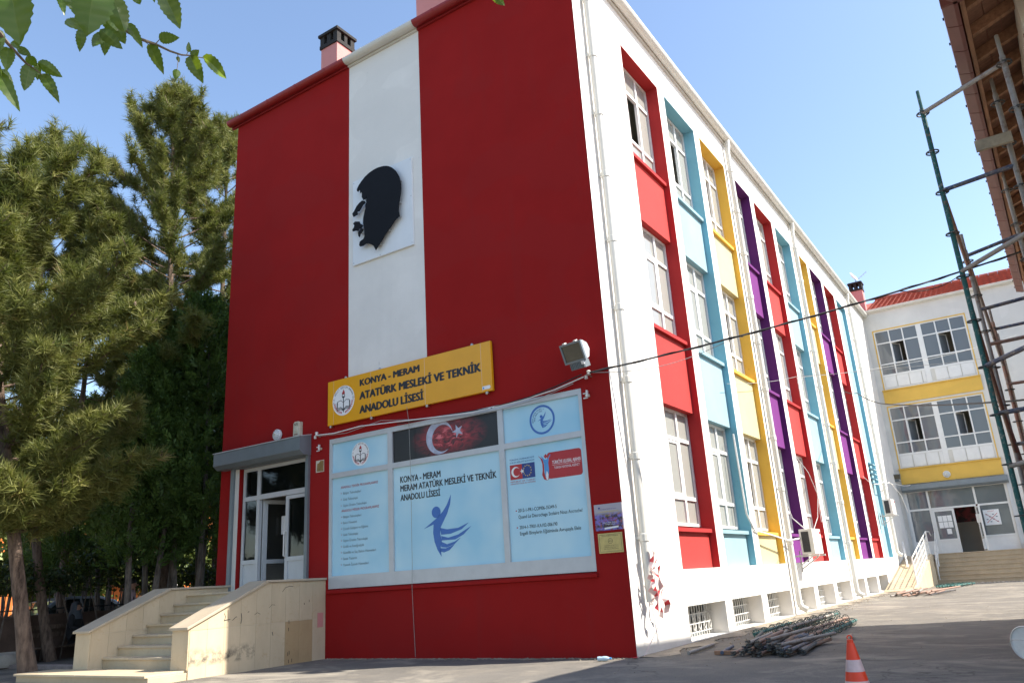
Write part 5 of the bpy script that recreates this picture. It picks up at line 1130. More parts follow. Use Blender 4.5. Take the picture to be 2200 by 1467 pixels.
for n_, z, off in layer:
    for k in range(n_):
        x = 1.33+off*.9+k*.088+rp_.uniform(-.02, .02); ang = rp_.gauss(-.06, .09)+(.12 if k < n_*.3 else 0); L = rp_.uniform(1.25, 2.1); y0 = .32+rp_.uniform(-.22, .3)-.1*(k/n_)
        mt = mats[(ci*5+k) % 8]; a = (x, y0, z+rp_.uniform(0, .01)); b = (x-math.sin(ang)*L*.8-.12, y0+math.cos(ang)*L, z+rp_.uniform(-.0, .03))
        t = rosette_tube(a, b, mt, {'tube_rust': 'rust brown plain tube in the near heap of ledgers', 'tube_blue': 'dusty blue plain tube in the near heap of ledgers', 'tube_grey': 'dusty grey plain tube in the near heap of ledgers', 'tube_dark': 'dark grimy plain tube in the near heap of ledgers'}[mt], G2, False)
        e = Vector(a); mb = MB(); mb.box(e.x-.024, e.x+.024, e.y-.07, e.y+.01, e.z-.028, e.z-.008); mb.box(e.x-.024, e.x+.024, e.y-.07, e.y+.01, e.z+.012, e.z+.028); mb.bar((e.x-.03, e.y-.04, e.z+rp_.uniform(-.06, .06)), (e.x+.04, e.y-.06, e.z+rp_.uniform(-.06, .06)), .02, .008)
        mb.build('ledger_head', 'tube_dark', t); ci += 1
for a, b, mt, lb_ in (((.62, .35, .03), (.55, 1.55, .03), 'tube_grey', 'single grey tube lying before the first basement window'), ((1.1, .35, .03), (.95, 1.25, .03), 'tube_blue', 'blue tube lying apart left of the near heap'), ((2.4, 2.3, .03), (2.3, 2.85, .03), 'tube_rust', 'short rusty tube lying right of the heap')): rosette_tube(a, b, mt, lb_, 'tubes lying apart', False)
G3 = 'far tubes before the steps'
for k in range(16):
    x = .75+rp_.uniform(0, 1.3); y = 16.2+rp_.uniform(-.4, .8)+k*.03; L = rp_.uniform(1.6, 2.6); z = .03+.05*(k//6)
    rosette_tube((x, y, z), (x+rp_.uniform(-.15, .6), y+L, z+.02), ['tube_rust', 'tube_grey', 'cream'][k % 3] if k % 3 != 2 else 'tube_rust', ['rusty tube in the far heap at the foot of the ramp', 'grey tube in the far heap at the foot of the ramp', 'rusty tube in the far heap at the foot of the ramp'][k % 3], G3, False)
for k in range(6):
    x = 1.5+k*.12; y = 21.8+rp_.uniform(-.2, .3); rosette_tube((x, y, .06), (x+.5, y+2.0, .07), 'tube_green', 'green rosette tube lying close to the far steps', 'green tubes by the far steps')
# small debris
tag(MB().box(.98, 1.25, .38, .44, .0, .05).build('wood_block', 'wood', bevel=.004), 'short sawn wood block beside the near heap', 'wood block')
# cone
cn = thing('traffic_cone', 'orange traffic cone with two pale reflective bands', 'traffic cone', (3.57, -3.42, 0)); CX, CY = 3.57, -3.42
rr = lambda z: .022+(.505-z)/.47*.098
MB().box(CX-.15, CX+.15, CY-.15, CY+.15, 0, .03).build('base', 'cone_orange', cn, bevel=.01)
for z0, z1, m_ in ((.03, .10, 'cone_orange'), (.10, .185, 'cone_white'), (.185, .255, 'cone_orange'), (.255, .345, 'cone_white'), (.345, .41, 'cone_orange'), (.41, .47, 'cone_orange')):
    o_ = .0012 if m_ == 'cone_white' else 0
    MB().lathe([(rr(z0)+o_, z0), (rr(z1)+o_, z1)], (CX, CY, 0), n=28).build('band' if m_ == 'cone_white' else 'cone_body', m_, cn, smooth=True)
MB().lathe([(rr(.47)-.004, .47), (rr(.47)-.004, .495), (.016, .50)], (CX, CY, 0), n=20).build('cone_tip', 'cone_orange', cn, smooth=True)
MB().tube([(CX+.017*math.cos(a), CY+.008*math.cos(a), .513+.017*math.sin(a)) for a in np.linspace(-.6, PI+.6, 12)], .005, 6).build('loop', 'cone_orange', cn)
# bucket lying on its side
bk = thing('plastic_bucket', 'white plastic bucket lying on its side at the right edge', 'bucket', (4.74, -.3, 0)); ax = Vector((-.55, -.80, .06)).normalized(); bc = Vector((4.70, -.32, .175))
MB().lathe([(.162, -.008), (.172, 0), (.172, .02), (.162, .03), (.157, .015)], bc, ax, 32).build('rim', 'plastic_white', bk, smooth=True)
MB().lathe([(.160, 0), (.165, -.03), (.158, -.06), (.135, -.36), (.125, -.365), (.131, -.34), (.154, -.03)], bc, ax, 32).build('pail', 'plastic_white', bk, smooth=True)
MB().lathe([(.131, -.34), (.002, -.335)], bc, ax, 24).build('inner_disc', 'rubber', bk)  # black disc over the inner floor of the pail
hd = []
q = ax.to_track_quat('Z', 'Y')
for a in np.linspace(0, PI, 14): hd.append(tuple(bc + q @ Vector((.17*math.cos(a), .17*math.sin(a)*.5-.05, .02+.1*math.sin(a)))))
MB().tube(hd, .003, 5).build('wire_handle', 'steel', bk)
# plastic bottle
bt = thing('plastic_bottle', 'clear crushed water bottle lying at the foot of the red wall', 'bottle', (-.30, -.42, .03))
MB().lathe([(.004, 0), (.03, .004), (.033, .03), (.028, .06), (.033, .09), (.031, .13), (.02, .165), (.012, .175), (.012, .185)], (-.42, -.40, .034), (1, .15, .02), 14).build('body', 'bottle', bt, smooth=True); MB().lathe([(.014, .18), (.014, .20)], (-.42, -.40, .034), (1, .15, .02), 12).build('cap', 'print_sky', bt)

# ================================================================== TREES
def set_tint(me, tint):
    a = me.attributes.new('tint', 'FLOAT', 'POINT'); a.data.foreach_set('value', np.asarray(tint, dtype=np.float32))
def tri_mesh(name, V, nper, mat, parent, tint):
    """V: (N, nper, 3) polygons"""
    N = V.shape[0]; o = np.array(ORG[parent]); me = bpy.data.meshes.new(name)
    me.vertices.add(N*nper); me.vertices.foreach_set('co', (V.reshape(-1, 3)-o).astype(np.float32).ravel())
    me.loops.add(N*nper); me.loops.foreach_set('vertex_index', np.arange(N*nper, dtype=np.int32))
    me.polygons.add(N); me.polygons.foreach_set('loop_start', np.arange(0, N*nper, nper, dtype=np.int32))
    me.update(calc_edges=True); me.materials.append(M[mat]); set_tint(me, np.repeat(tint, nper))
    ob = bpy.data.objects.new(name, me); link(ob, parent); return ob
def unit(a): return a/np.maximum(np.linalg.norm(a, axis=-1, keepdims=True), 1e-9)
def needles(P, Dr, n, L0, L1, w, g, spread=.85):
    """needle triangles for tufts at P with direction Dr"""
    N = len(P); r = g.normal(size=(N, n, 3)); d = unit(unit(r)*spread + Dr[:, None, :]*.75)
    root = P[:, None, :] - Dr[:, None, :]*g.uniform(0, .2, (N, n, 1)); L = g.uniform(L0, L1, (N, n, 1))
    side = unit(np.cross(d, g.normal(size=(N, n, 3))))*w/2
    tip = root + d*L; tip[..., 2] -= .02
    V = np.stack([root-side, root+side, tip], axis=2); return V.reshape(-1, 3, 3)
def pine(label, base, top, z0, R, seed, nb=64, tw=9, nn=34, L=(.15, .25), w=.014, r0=.17, prof=None, low=None, dens=3, group='pines in the school garden', mid=None, fp=.85, s0=.34):
    g = np.random.default_rng(seed); base = Vector(base); top = Vector(top)
    t = thing('pine_tree', label, 'tree', base, group); H = top.z-base.z
    mid = Vector(mid) if mid else base.lerp(top, .5) + Vector((g.uniform(-.2, .2), g.uniform(-.2, .2), 0))
    def tr(u): a = base.lerp(mid, u); b = mid.lerp(top, u); return a.lerp(b, u)
    us = np.linspace(0, 1, 14); MB().tube([tr(u) for u in us], [r0*(1-.9*u)+.01+(.05*r0/.2 if i == 0 else 0) for i, u in enumerate(us)], 12).build('trunk', 'bark', t, smooth=True)
    limbs = MB(); P = []; D = []
    for i in range(nb):
        f = (i+.5)/nb; f = f**fp; u = z0+(1-z0)*f; st = np.array(tr(u)); az = i*2.39996+g.uniform(-.4, .4)
        ln = R*(prof(f) if prof else (1-f)**.7+.08)*g.uniform(.65, 1.15); el = math.radians(g.uniform(-8, 20)*1.0+44*f*f)
        d = np.array([math.cos(az)*math.cos(el), math.sin(az)*math.cos(el), math.sin(el)]); pts = []; p = st.copy(); n = 7; dd = d.copy()
        for k in range(n+1):
            pts.append(p.copy()); dd = unit(dd+np.array([g.normal()*.10, g.normal()*.10, .085+g.normal()*.05])); p = p+dd*ln/n
        rb_ = max(.012, r0*.22*(1-f*.6)); limbs.tube([tuple(q) for q in pts], [rb_*(1-.8*k/n)+.004 for k in range(n+1)], 5, False)
        pts = np.array(pts)
        nt_ = max(3, int(tw*(.3+ln/R)))
        for k in range(nt_):
            s = s0+(1-s0)*(k+g.uniform(0, 1))/nt_; x = s*n; a = min(int(x), n-1); q = pts[a]*(1-(x-a))+pts[a+1]*(x-a); bd = unit(pts[a+1]-pts[a])
            lat = unit(np.cross(bd, [0, 0, 1]))*(1 if k % 2 else -1); td = unit(bd*.65+lat*g.uniform(.2, .9)+np.array([0, 0, g.uniform(.15, .8)])+g.normal(size=3)*.15); tl = g.uniform(.25, .75)*(1.05-s*.45)
            e = q+td*tl; limbs.tube([tuple(q), tuple(q+td*tl*.55+np.array([0, 0, -.02])), tuple(e)], [.010, .008, .005], 3, False)
            for j in range(dens):
                uu = 1-j*.26+g.uniform(-.08, .08); P.append(q+td*tl*uu+g.normal(size=3)*.075); D.append(unit(td+np.array([0, 0, .25])+g.normal(size=3)*.2))
        for j in range(3): P.append(pts[-1]-dd*.12*j+g.normal(size=3)*.03); D.append(dd)
    tp_ = np.array(top)
    for j in range(10): P.append(tp_-np.array([0, 0, .1*j])+g.normal(size=3)*.05); D.append(unit(np.array([g.normal()*.3, g.normal()*.3, 1])))
    P = np.array(P); D = unit(np.array(D))
    V = needles(P, D, nn, L[0], L[1], w, g); tint = np.repeat(np.clip(g.normal(.42, .25, len(P)), 0, 1), nn)*.7+g.uniform(0, .3, len(P)*nn)
    limbs.build('limbs', 'bark', t); tri_mesh('crown', V, 3, 'pine_needles', t, tint)
    cone_ = np.random.default_rng(seed+5).choice(len(P), 10)
    for c in cone_[:8]:
        q = P[c]; MB().lathe([(.004, -.07), (.028, -.03), (.034, .0), (.02, .04), (.004, .055)], q, (0, 0, 1), 7).build('pine_cone', 'bark', t)
    return t
fullp = lambda f: min(1, .62+1.3*f) * max(.10, (1-f)**.62+.08)
roundp = lambda f: min(1, .55+1.3*f) * max(.14, (1-f**3.2)**.75)
b_ = onz(60, 1455, .02); pine('nearest pine whose leaning reddish trunk stands left of the stairs', b_, (b_.x-.75, b_.y-1.7, 9.6), .25, 3.6, 3, 84, 14, 40, (.19, .31), .019, .125, roundp, mid=(b_.x-.15, b_.y-1.0, 5), dens=5, fp=1.35, s0=.18)
b_ = onz(108, 1420, .03); tp_ = at(128, 312, 23); pine('slender pine just behind the nearest leaning trunk', b_, tp_, .46, 2.3, 12, 42, 11, 38, (.17, .28), .018, .105, roundp, mid=(b_.x-.7, b_.y-1.2, 5.5), dens=5)
b_ = at(350, 1300, 21.5); b_.z = .03; tp_ = at(372, 222, 22.5); pine('tall pine with the highest crown left of the red wall', b_, tp_, .30, 3.4, 23, 78, 13, 38, (.17, .28), .018, .15, roundp, dens=5)
b_ = at(118, 1400, 24.6); b_.z = .03; tp_ = at(225, 470, 24); pine('shorter pine between the slender pine and the tallest one', b_, tp_, .34, 3.2, 31, 44, 12, 38, (.17, .28), .018, .11, roundp, dens=5)
b_ = at(470, 1250, 26); b_.z = .03; tp_ = at(492, 285, 26); pine('pine partly hidden behind the red wall edge', b_, tp_, .30, 3.2, 44, 66, 12, 36, (.17, .28), .018, .15, roundp, dens=5)
# thujas: upright dark trees with flattened sprays
def thuja(label, base, h, R, seed, n=2300, z0=.27, stems=3):
    g = np.random.default_rng(seed); base = Vector(base); t = thing('cypress_tree', label, 'tree', base, 'dark cypresses beside the red wall')
    tk = MB()
    for s in range(stems):
        a = s*2.1+seed; x, y = .22*math.cos(a), .22*math.sin(a); tk.tube([(base.x+x*.6, base.y+y*.6, base.z), (base.x+x*1.6, base.y+y*1.6, base.z+1.2), (base.x+x*2.2, base.y+y*2.2, base.z+h*.4), (base.x+x, base.y+y, base.z+h*.85)], [.085, .07, .05, .012], 7)
    tk.build('trunk', 'bark_grey', t, smooth=True)
    f = g.uniform(0, 1, n)**.8; z = h*(z0+(1-z0)*f); rad = R*np.minimum(1, .45+2.2*f)*np.maximum(.05, (1-f)**.55); rr_ = rad*np.sqrt(g.uniform(.12, 1.1, n)); a = g.uniform(0, 2*PI, n)
    lump = 1+.22*np.sin(a*3+z*1.7+seed)+.15*np.sin(a*5-z*2.9)
    P = np.stack([base.x+rr_*lump*np.cos(a), base.y+rr_*lump*np.sin(a), base.z+z], 1)
    D = unit(np.stack([np.cos(a)*.6, np.sin(a)*.6, np.full(n, .75)], 1)+g.normal(size=(n, 3))*.35)
    k = 16; lat = unit(np.cross(D, g.normal(size=(n, 3)))); nr_ = np.cross(D, lat)
    u = np.linspace(0, 1, k)[None, :, None]; sg_ = np.where(np.arange(k) % 2, 1, -1)[None, :, None]
    L = g.uniform(.26, .46, (n, 1, 1)); c = P[:, None, :]+D[:, None, :]*u*L + nr_[:, None, :]*g.normal(size=(n, k, 1))*.02; ld = unit(D[:, None, :]*.8+lat[:, None, :]*sg_*.9+g.normal(size=(n, k, 3))*.22); ll = .13*(1.15-u*.6)
    sd_ = unit(np.cross(ld, nr_[:, None, :]+g.normal(size=(n, k, 3))*.4))*.021
    V = np.stack([c, c+ld*ll*.5+sd_, c+ld*ll, c+ld*ll*.5-sd_], 2).reshape(-1, 4, 3)
    tri_mesh('crown', V, 4, 'thuja_leaves', t, np.repeat(np.clip(g.normal(.4, .25, n), 0, 1), k)); return t
for px, D_, h, R, sd_, lab in ((292, 20.3, 6.9, 1.35, 1, 'cypress with pale tips nearest the stair parapet'), (345, 21.3, 8.2, 1.6, 2, 'middle dark cypress behind the stair parapet'), (408, 20.6, 8.5, 1.6, 4, 'tallest dark cypress close to the red wall'), (455, 23.0, 7.8, 1.6, 6, 'dark cypress half hidden behind the red wall'), (235, 24, 6.6, 1.6, 9, 'low dark cypress behind the pine trunks'), (150, 25.5, 6.8, 1.7, 11, 'dark cypress behind the bench and slender pine')):
    b_ = at(px, 1300, D_); b_.z = .03; thuja(lab, b_, h, R, sd_)
def leafcloud(t, name, n, sampler, size, mat, seed, tintm=.45):
    g = np.random.default_rng(seed); P = sampler(g, n); d = unit(g.normal(size=(n, 3))); s = unit(np.cross(d, g.normal(size=(n, 3)))); L = g.uniform(size[0], size[1], (n, 1))
    V = np.stack([P-d*L*.5, P+s*L*.33, P+d*L*.5, P-s*L*.33], 1); return tri_mesh(name, V, 4, mat, t, np.clip(g.normal(tintm, .25, n), 0, 1))
# hedge on the boundary wall
hg = thing('hedge', 'dark clipped hedge growing above the garden wall and railings', 'hedge', (-14.7, 4, 0))
def hs_(g, n):
    y = g.uniform(-5, 16, n); top = 2.35+.22*np.sin(y*1.3)+.15*np.sin(y*3.1); z = 1.5+(top-1.5)*g.uniform(0, 1, n)**.8; x = -14.75+g.normal(size=n)*.28; return np.stack([x, y, z], 1)
leafcloud(hg, 'foliage', 16000, hs_, (.07, .14), 'hedge_leaves', 5)
sm = MB(); rh = random.Random(8)
for k in range(46): y = -4.8+k*.45; sm.tube([(-14.7+rh.uniform(-.1, .1), y, 0), (-14.72+rh.uniform(-.1, .1), y+rh.uniform(-.15, .15), .9), (-14.75+rh.uniform(-.2, .2), y+rh.uniform(-.3, .3), 1.9)], .018, 5)
sm.build('stems', 'bark_grey', hg)
def bush(label, c, r, seed, n=5000, sz=(.10, .2), group='sunlit bushes across the street'):
    t = thing('bush', label, 'bush', (c[0], c[1], 0), group); g0 = np.random.default_rng(seed); K = 9
    cc = np.array(c)+g0.normal(size=(K, 3))*np.array(r)*.45; rr_ = g0.uniform(.4, .7, K)
    def s(g, n):
        k = g.integers(0, K, n); d = unit(g.normal(size=(n, 3))); return cc[k]+d*np.array(r)*rr_[k][:, None]*g.uniform(.5, 1, (n, 1))
    leafcloud(t, 'foliage', n, s, sz, 'bush_leaves', seed); 
    mb = MB()
    for k in range(5): mb.tube([(c[0], c[1], 0), tuple(cc[k])], [.06, .015], 5)
    mb.build('stems', 'bark_grey', t)
for px, py, D_, r, lab in ((150, 1110, 31, (1.4, 2.2, 1.6), 'sunlit bush behind the pine trunks across the street'), (30, 1150, 32, (1.4, 2.2, 2.0), 'sunlit bush at the far left edge across the street'), (225, 1215, 29, (1.1, 2.0, .9), 'low sunlit bush above the parked car'), (440, 1215, 33, (1.2, 1.8, .9), 'low yellowish bush beside the red wall edge across the street'), (110, 1235, 30, (1.1, 2.2, .8), 'low sunlit bush left of the parked car roof'), (345, 1235, 34, (1.0, 2.0, .8), 'low bush in front of the orange house wall')):
    p_ = at(px, py, D_); bush(lab, tuple(p_), r, int(px))
# boundary wall with railings
bw_ = thing('boundary_wall', 'low rendered garden wall with thin upright iron railings', 'wall', (-15.2, 5, 0))
MB().box(-15.32, -15.08, -8, 28, -.05, 1.0).build('wall', 'brown_render', bw_); MB().box(-15.36, -15.04, -8, 28, 1.0, 1.06).build('coping', 'brown_render', bw_)
bar0 = MB().tube([(-15.2, -6, 1.06), (-15.2, -6, 1.95)], .011, 5).build('railing_bar', 'rubber', bw_)
for k in range(1, 110): inst(bar0, bw_, (0, k*.2, 0))
for z in (1.18, 1.80): MB().bar((-15.2, -8, z), (-15.2, 24, z), .012, .03).build('rail', 'rubber', bw_)
# street beyond
tag(box('road', 'asphalt', None, -24, -15.6, -60, 60, -.03, .012), kind='structure'); tag(box('pavement', 'paving', None, -27, -24.01, -60, 60, -.03, .10), kind='structure')
# ================================================================== HOUSE ACROSS THE STREET
ho = thing('apartment_house', 'orange and lime apartment house with white balcony railings beyond the trees', 'building', (-30, 8, 0)); HX = -27.2
wins = []
for fl in range(2):
    for k in range(6): y = -6+k*5.2; wins.append((y, y+1.7, .9+fl*3.1, 2.4+fl*3.1)); 
wall_holes([-9, 26], [-.1, 7.0], wins, lambda u, z, t: (t, u, z), HX, HX-.3).build('wall', 'orange_wall', ho)
box('back_volume', 'far_white', ho, HX-9, HX-.6, -9, 26, -.1, 7.0)
for (y0, y1, z0, z1) in wins:
    mb = MB(); mb.box(HX-.2, HX-.14, y0, y0+.07, z0, z1); mb.box(HX-.2, HX-.14, y1-.07, y1, z0, z1); mb.box(HX-.2, HX-.14, y0+.07, y1-.07, z0, z0+.07); mb.box(HX-.2, HX-.14, y0+.07, y1-.07, z1-.07, z1); mb.box(HX-.2, HX-.14, (y0+y1)/2-.035, (y0+y1)/2+.035, z0+.07, z1-.07)
    wn = mb.build('window', 'pvc', ho); MB().box(HX-.18, HX-.17, y0+.07, y1-.07, z0+.07, z1-.07).build('pane', 'glass_door', wn)
for fl in range(2):
    z = 2.75+fl*3.1; MB().box(HX+.003, HX+.06, -9, 26, z, z+.55).build('lime_band', 'lime_wall', ho)
    for y in (-4, 6.4, 14.0):
        bl = MB().box(HX+.062, HX+1.3, y, y+4.2, z+.1, z+.3).build('balcony', 'lime_wall', ho)
        rl_ = MB(); rl_.bar((HX+1.25, y, z+1.15), (HX+1.25, y+4.2, z+1.15), .05, .05)
        for k in range(22): rl_.bar((HX+1.25, y+.1+k*.19, z+.3), (HX+1.25, y+.1+k*.19, z+1.13), .06, .02, (0, 1, 0))
        rl_.build('balcony_railing', 'far_white', bl)
        MB().box(HX+.062, HX+.12, y-.3, y-.1, z-2, z+1.2).build('pier', 'far_white', ho)
# ================================================================== CAR
def car():
    t = thing('parked_car', 'silver blue saloon car parked behind the railings', 'car', (-17.3, .9, 0)); X = -17.3; Y0 = -1.25
    # profile along y (front at -y)
    S = lambda y, z: (Y0+y, z)
    body = [(0.0, .35), (0, .62), (.12, .74), (1.05, .90), (3.75, .93), (4.25, .90), (4.42, .78), (4.45, .36), (4.3, .25), (.2, .24)]
    roof = [(1.05, .90), (1.75, 1.38), (2.1, 1.455), (2.9, 1.45), (3.35, 1.33), (3.95, .93)]
    def lof(name, prof, hw, mat, smooth=True):
        mb = MB(); n = len(prof)
        secs = [(-hw, .93), (-hw*.985, 1.), (0, 1.0), (hw*.985, 1.), (hw, .93)]
        return mb
    mb = MB(); n = len(body); cols_ = [(-.87, .03), (-.84, 0), (.84, 0), (.87, .03)]
    for x, ins in cols_:
        for (y, z) in body: cy = 2.2; mb.v.append((X+x, Y0+cy+(y-cy)*(1-ins*.4), z if ins == 0 else .58+(z-.58)*(1-ins*2)))
    for c in range(3):
        for k in range(n): a = c*n+k; b = c*n+(k+1) % n; mb.f.append((a, b, b+n, a+n))
    mb.f.append(tuple(range(n))); mb.f.append(tuple(range(4*n-1, 3*n-1, -1))); mb.build('body', 'car_paint', t, smooth=True)
    mb = MB(); n = len(roof); cb = .80; ct = .62
    hwid = lambda z: cb-(z-.9)/(1.45-.9)*(cb-ct)
    for s in (-1, 1):
        for y, z in roof: mb.v.append((X+s*hwid(z), Y0+y, z))
    for k in range(n-1): mb.f.append((k, k+1, k+1+n, k+n))
    mb.f.append(tuple(range(n))); mb.f.append(tuple(range(2*n-1, n-1, -1)))
    cab = mb.build('cabin', 'car_paint', t, bevel=.03)
    for s in (-1, 1):
        for q in ([(1.28, .95), (1.83, 1.34), (2.12, 1.39), (2.38, 1.39), (2.38, .95)], [(2.46, .95), (2.46, 1.39), (2.88, 1.385), (3.25, 1.28), (3.68, .96)]):
            MB().prism(q, lambda u, v, w_: (X+s*(hwid(v)+w_), Y0+u, v), .002, .006).build('side_window', 'glass_car', t)
        MB().box(X+s*.86, X+s*1.02, Y0+1.42, Y0+1.56, .95, 1.06).build('wing_mirror', 'car_paint', t, bevel=.02)
        MB().lathe([(.30, -.09), (.315, -.06), (.315, .06), (.30, .09)], (X+s*.78, Y0+.85, .315), (1, 0, 0), 20).build('tyre', 'tyre', t); MB().lathe([(.30, -.09), (.315, -.06), (.315, .06), (.30, .09)], (X+s*.78, Y0+3.5, .315), (1, 0, 0), 20).build('tyre', 'tyre', t)
        for y in (.85, 3.5): MB().lathe([(.20, 0), (.19, .012), (.02, .02)], (X+s*.87, Y0+y, .315), (s, 0, 0), 16).build('rim', 'steel', t)
        MB().box(X+s*.5, X+s*.8, Y0-.012, Y0+.1, .60, .72).build('headlight', 'bulb_glass', t); MB().box(X+s*.5, X+s*.8, Y0+4.40, Y0+4.46, .66, .8).build('tail_light', 'print_red', t)
    MB().quad((X-.70, Y0+1.12, .97), (X+.70, Y0+1.12, .97), (X+.60, Y0+1.70, 1.37), (X-.60, Y0+1.70, 1.37)).build('windscreen', 'glass_car', t)
    MB().quad((X-.68, Y0+3.90, .985), (X+.68, Y0+3.90, .985), (X+.60, Y0+3.38, 1.335), (X-.60, Y0+3.38, 1.335)).build('rear_window', 'glass_car', t)
car()
# ================================================================== PEOPLE
def person(name, label, base, rot, J, E, mats, extra):
    """J: joint -> (x, y, z, r); skinned continuous body; mats: list of (material, test(z, x, y))"""
    t = thing('person', label, 'person', base); B = Vector(base); Rz = Matrix.Rotation(rot, 3, 'Z')
    me = bpy.data.meshes.new('body'); names = list(J); me.from_pydata([J[k][:3] for k in names], [(names.index(a), names.index(b)) for a, b in E], []); ob = bpy.data.objects.new('tmp', me); col.objects.link(ob)
    sk_ = ob.modifiers.new('skin', 'SKIN'); lay = me.skin_vertices[0].data if me.skin_vertices else None
    if lay is None: bpy.context.view_layer.objects.active = ob
    for i, k in enumerate(names): lay[i].radius = (J[k][3], J[k][3]); lay[i].use_root = (k == 'pelvis')
    ob.modifiers.new('sub', 'SUBSURF').levels = 2
    dg = bpy.context.evaluated_depsgraph_get(); m2 = bpy.data.meshes.new_from_object(ob.evaluated_get(dg)); bpy.data.objects.remove(ob)
    for mm, _ in mats: m2.materials.append(M[mm])
    for p in m2.polygons:
        c = p.center; p.use_smooth = True
        for i, (mm, ts) in enumerate(mats):
            if ts(c): p.material_index = i; break
    m2.transform(Rz.to_4x4()); bd = bpy.data.objects.new('body', m2); link(bd, t)
    for nm, mb, mt in extra:
        mb.v = [tuple(B + Rz @ Vector(v)) for v in mb.v]; mb.build(nm, mt, t, smooth=True)
    return t
def face(cx, cy, cz):
    """small nose, eyes for a head facing +x"""
    n = MB().lathe([(.004, 0), (.016, .01), (.010, .035)], (cx+.085, cy, cz-.02), (.4, 0, .6), 8)
    return n
# woman seated on a bench by the wall
J = dict(pelvis=(0, 0, .50, .17), spine=(-.03, 0, .70, .16), chest=(-.02, 0, .90, .155), neck=(0, 0, 1.04, .06), head=(.03, 0, 1.16, .095), crown=(.02, 0, 1.24, .075), shl=(0, .16, .96, .075), ell=(.06, .22, .72, .055), hal=(.28, .10, .63, .038), shr=(0, -.16, .96, .075), elr=(.06, -.22, .72, .055), har=(.28, -.08, .63, .038), hil=(.04, .10, .48, .12), knl=(.44, .11, .50, .09), anl=(.48, .11, .12, .06), ftl=(.60, .12, .05, .045), hir=(.04, -.10, .48, .12), knr=(.44, -.10, .50, .09), anr=(.46, -.11, .12, .06), ftr=(.58, -.12, .05, .045))
E_ = [('pelvis', 'spine'), ('spine', 'chest'), ('chest', 'neck'), ('neck', 'head'), ('head', 'crown'), ('chest', 'shl'), ('shl', 'ell'), ('ell', 'hal'), ('chest', 'shr'), ('shr', 'elr'), ('elr', 'har'), ('pelvis', 'hil'), ('hil', 'knl'), ('knl', 'anl'), ('anl', 'ftl'), ('pelvis', 'hir'), ('hir', 'knr'), ('knr', 'anr'), ('anr', 'ftr')]
scarf = MB().lathe([(.17, -.26), (.15, -.16), (.115, -.06), (.118, .04), (.10, .10), (.05, .135), (.003, .145)], (.0, 0, 1.17), (.02, 0, 1), 18)
scarf.f = [f for f in scarf.f if len(f) > 4 or not (sum(scarf.v[i][0] for i in f)/len(f) > .075 and 1.10 < sum(scarf.v[i][2] for i in f)/len(f) < 1.25)]
def fingers(cx, cy, cz):
    mb = MB()
    for k in range(5): o = (k-2)*.016; mb.tube([(cx, cy+o, cz), (cx+.045-.004*abs(k-2), cy+o*1.2, cz-.012), (cx+.07-.006*abs(k-2), cy+o*1.1, cz-.035)], [.010, .009, .006], 5)
    return mb
wp = (-14.62, -.05, .0)
person('person', 'seated person in a dark coat and grey headscarf on the wall bench', wp, .55, J, E_, [('skin', lambda c: (c.z > 1.07) or (c.x > .26 and .58 < c.z < .68 and abs(c.y) < .16)), ('coat', lambda c: True)], [('headscarf', scarf, 'scarf'), ('nose', face(.035, 0, 1.16), 'skin'), ('fingers', fingers(.30, .09, .63), 'skin'), ('fingers', fingers(.30, -.07, .63), 'skin')])
bn = thing('bench', 'dark wooden bench against the garden wall under the pines', 'bench', (-14.7, .2, 0))
for k in range(3): MB().box(-14.95+k*.14, -14.83+k*.14, -1.0, 1.2, .30, .335).build('seat_slat', 'bark', bn)
for y in (-.9, 1.1): MB().box(-14.93, -14.58, y-.03, y+.03, .03, .30).build('leg', 'rubber', bn)
for z in (.55, .72): MB().box(-15.02, -14.99, -1.0, 1.2, z, z+.10).build('back_slat', 'bark', bn)
for y in (-.9, 1.1): MB().box(-14.99, -14.955, y-.03, y+.03, .30, .85).build('back_post', 'rubber', bn)
# man walking behind the stairs
J2 = dict(pelvis=(0, 0, .92, .15), spine=(0, 0, 1.12, .14), chest=(.01, 0, 1.32, .15), neck=(.01, 0, 1.48, .055), head=(.03, 0, 1.60, .09), crown=(.02, 0, 1.68, .075), shl=(0, .19, 1.40, .07), ell=(-.05, .26, 1.12, .05), hal=(.06, .27, .88, .036), shr=(0, -.19, 1.40, .07), elr=(.02, -.26, 1.12, .05), har=(.16, -.24, .92, .036), hil=(0, .09, .88, .10), knl=(.10, .10, .48, .07), anl=(.02, .10, .09, .048), ftl=(.14, .11, .04, .04), hir=(0, -.09, .88, .10), knr=(.02, -.10, .48, .07), anr=(-.14, -.10, .11, .048), ftr=(-.03, -.11, .04, .04))
p_ = at(284, 1262, 22.6)
hair_ = MB().lathe([(.098, -.01), (.10, .03), (.085, .075), (.045, .102), (.003, .108)], (.0, 0, 1.635), (-.25, 0, 1), 16)
person('person', 'standing person in a pale pink shirt behind the stair parapet', (p_.x, p_.y, .03), .9, J2, E_, [('skin', lambda c: c.z > 1.47 or (c.z < .93 and abs(c.y) > .2 and c.z > .8)), ('shirt', lambda c: c.z > .93), ('trousers', lambda c: True)], [('hair', hair_, 'hair'), ('nose', face(.03, 0, 1.60), 'skin'), ('fingers', fingers(.05, .27, .86), 'skin'), ('fingers', fingers(.15, -.24, .90), 'skin')])
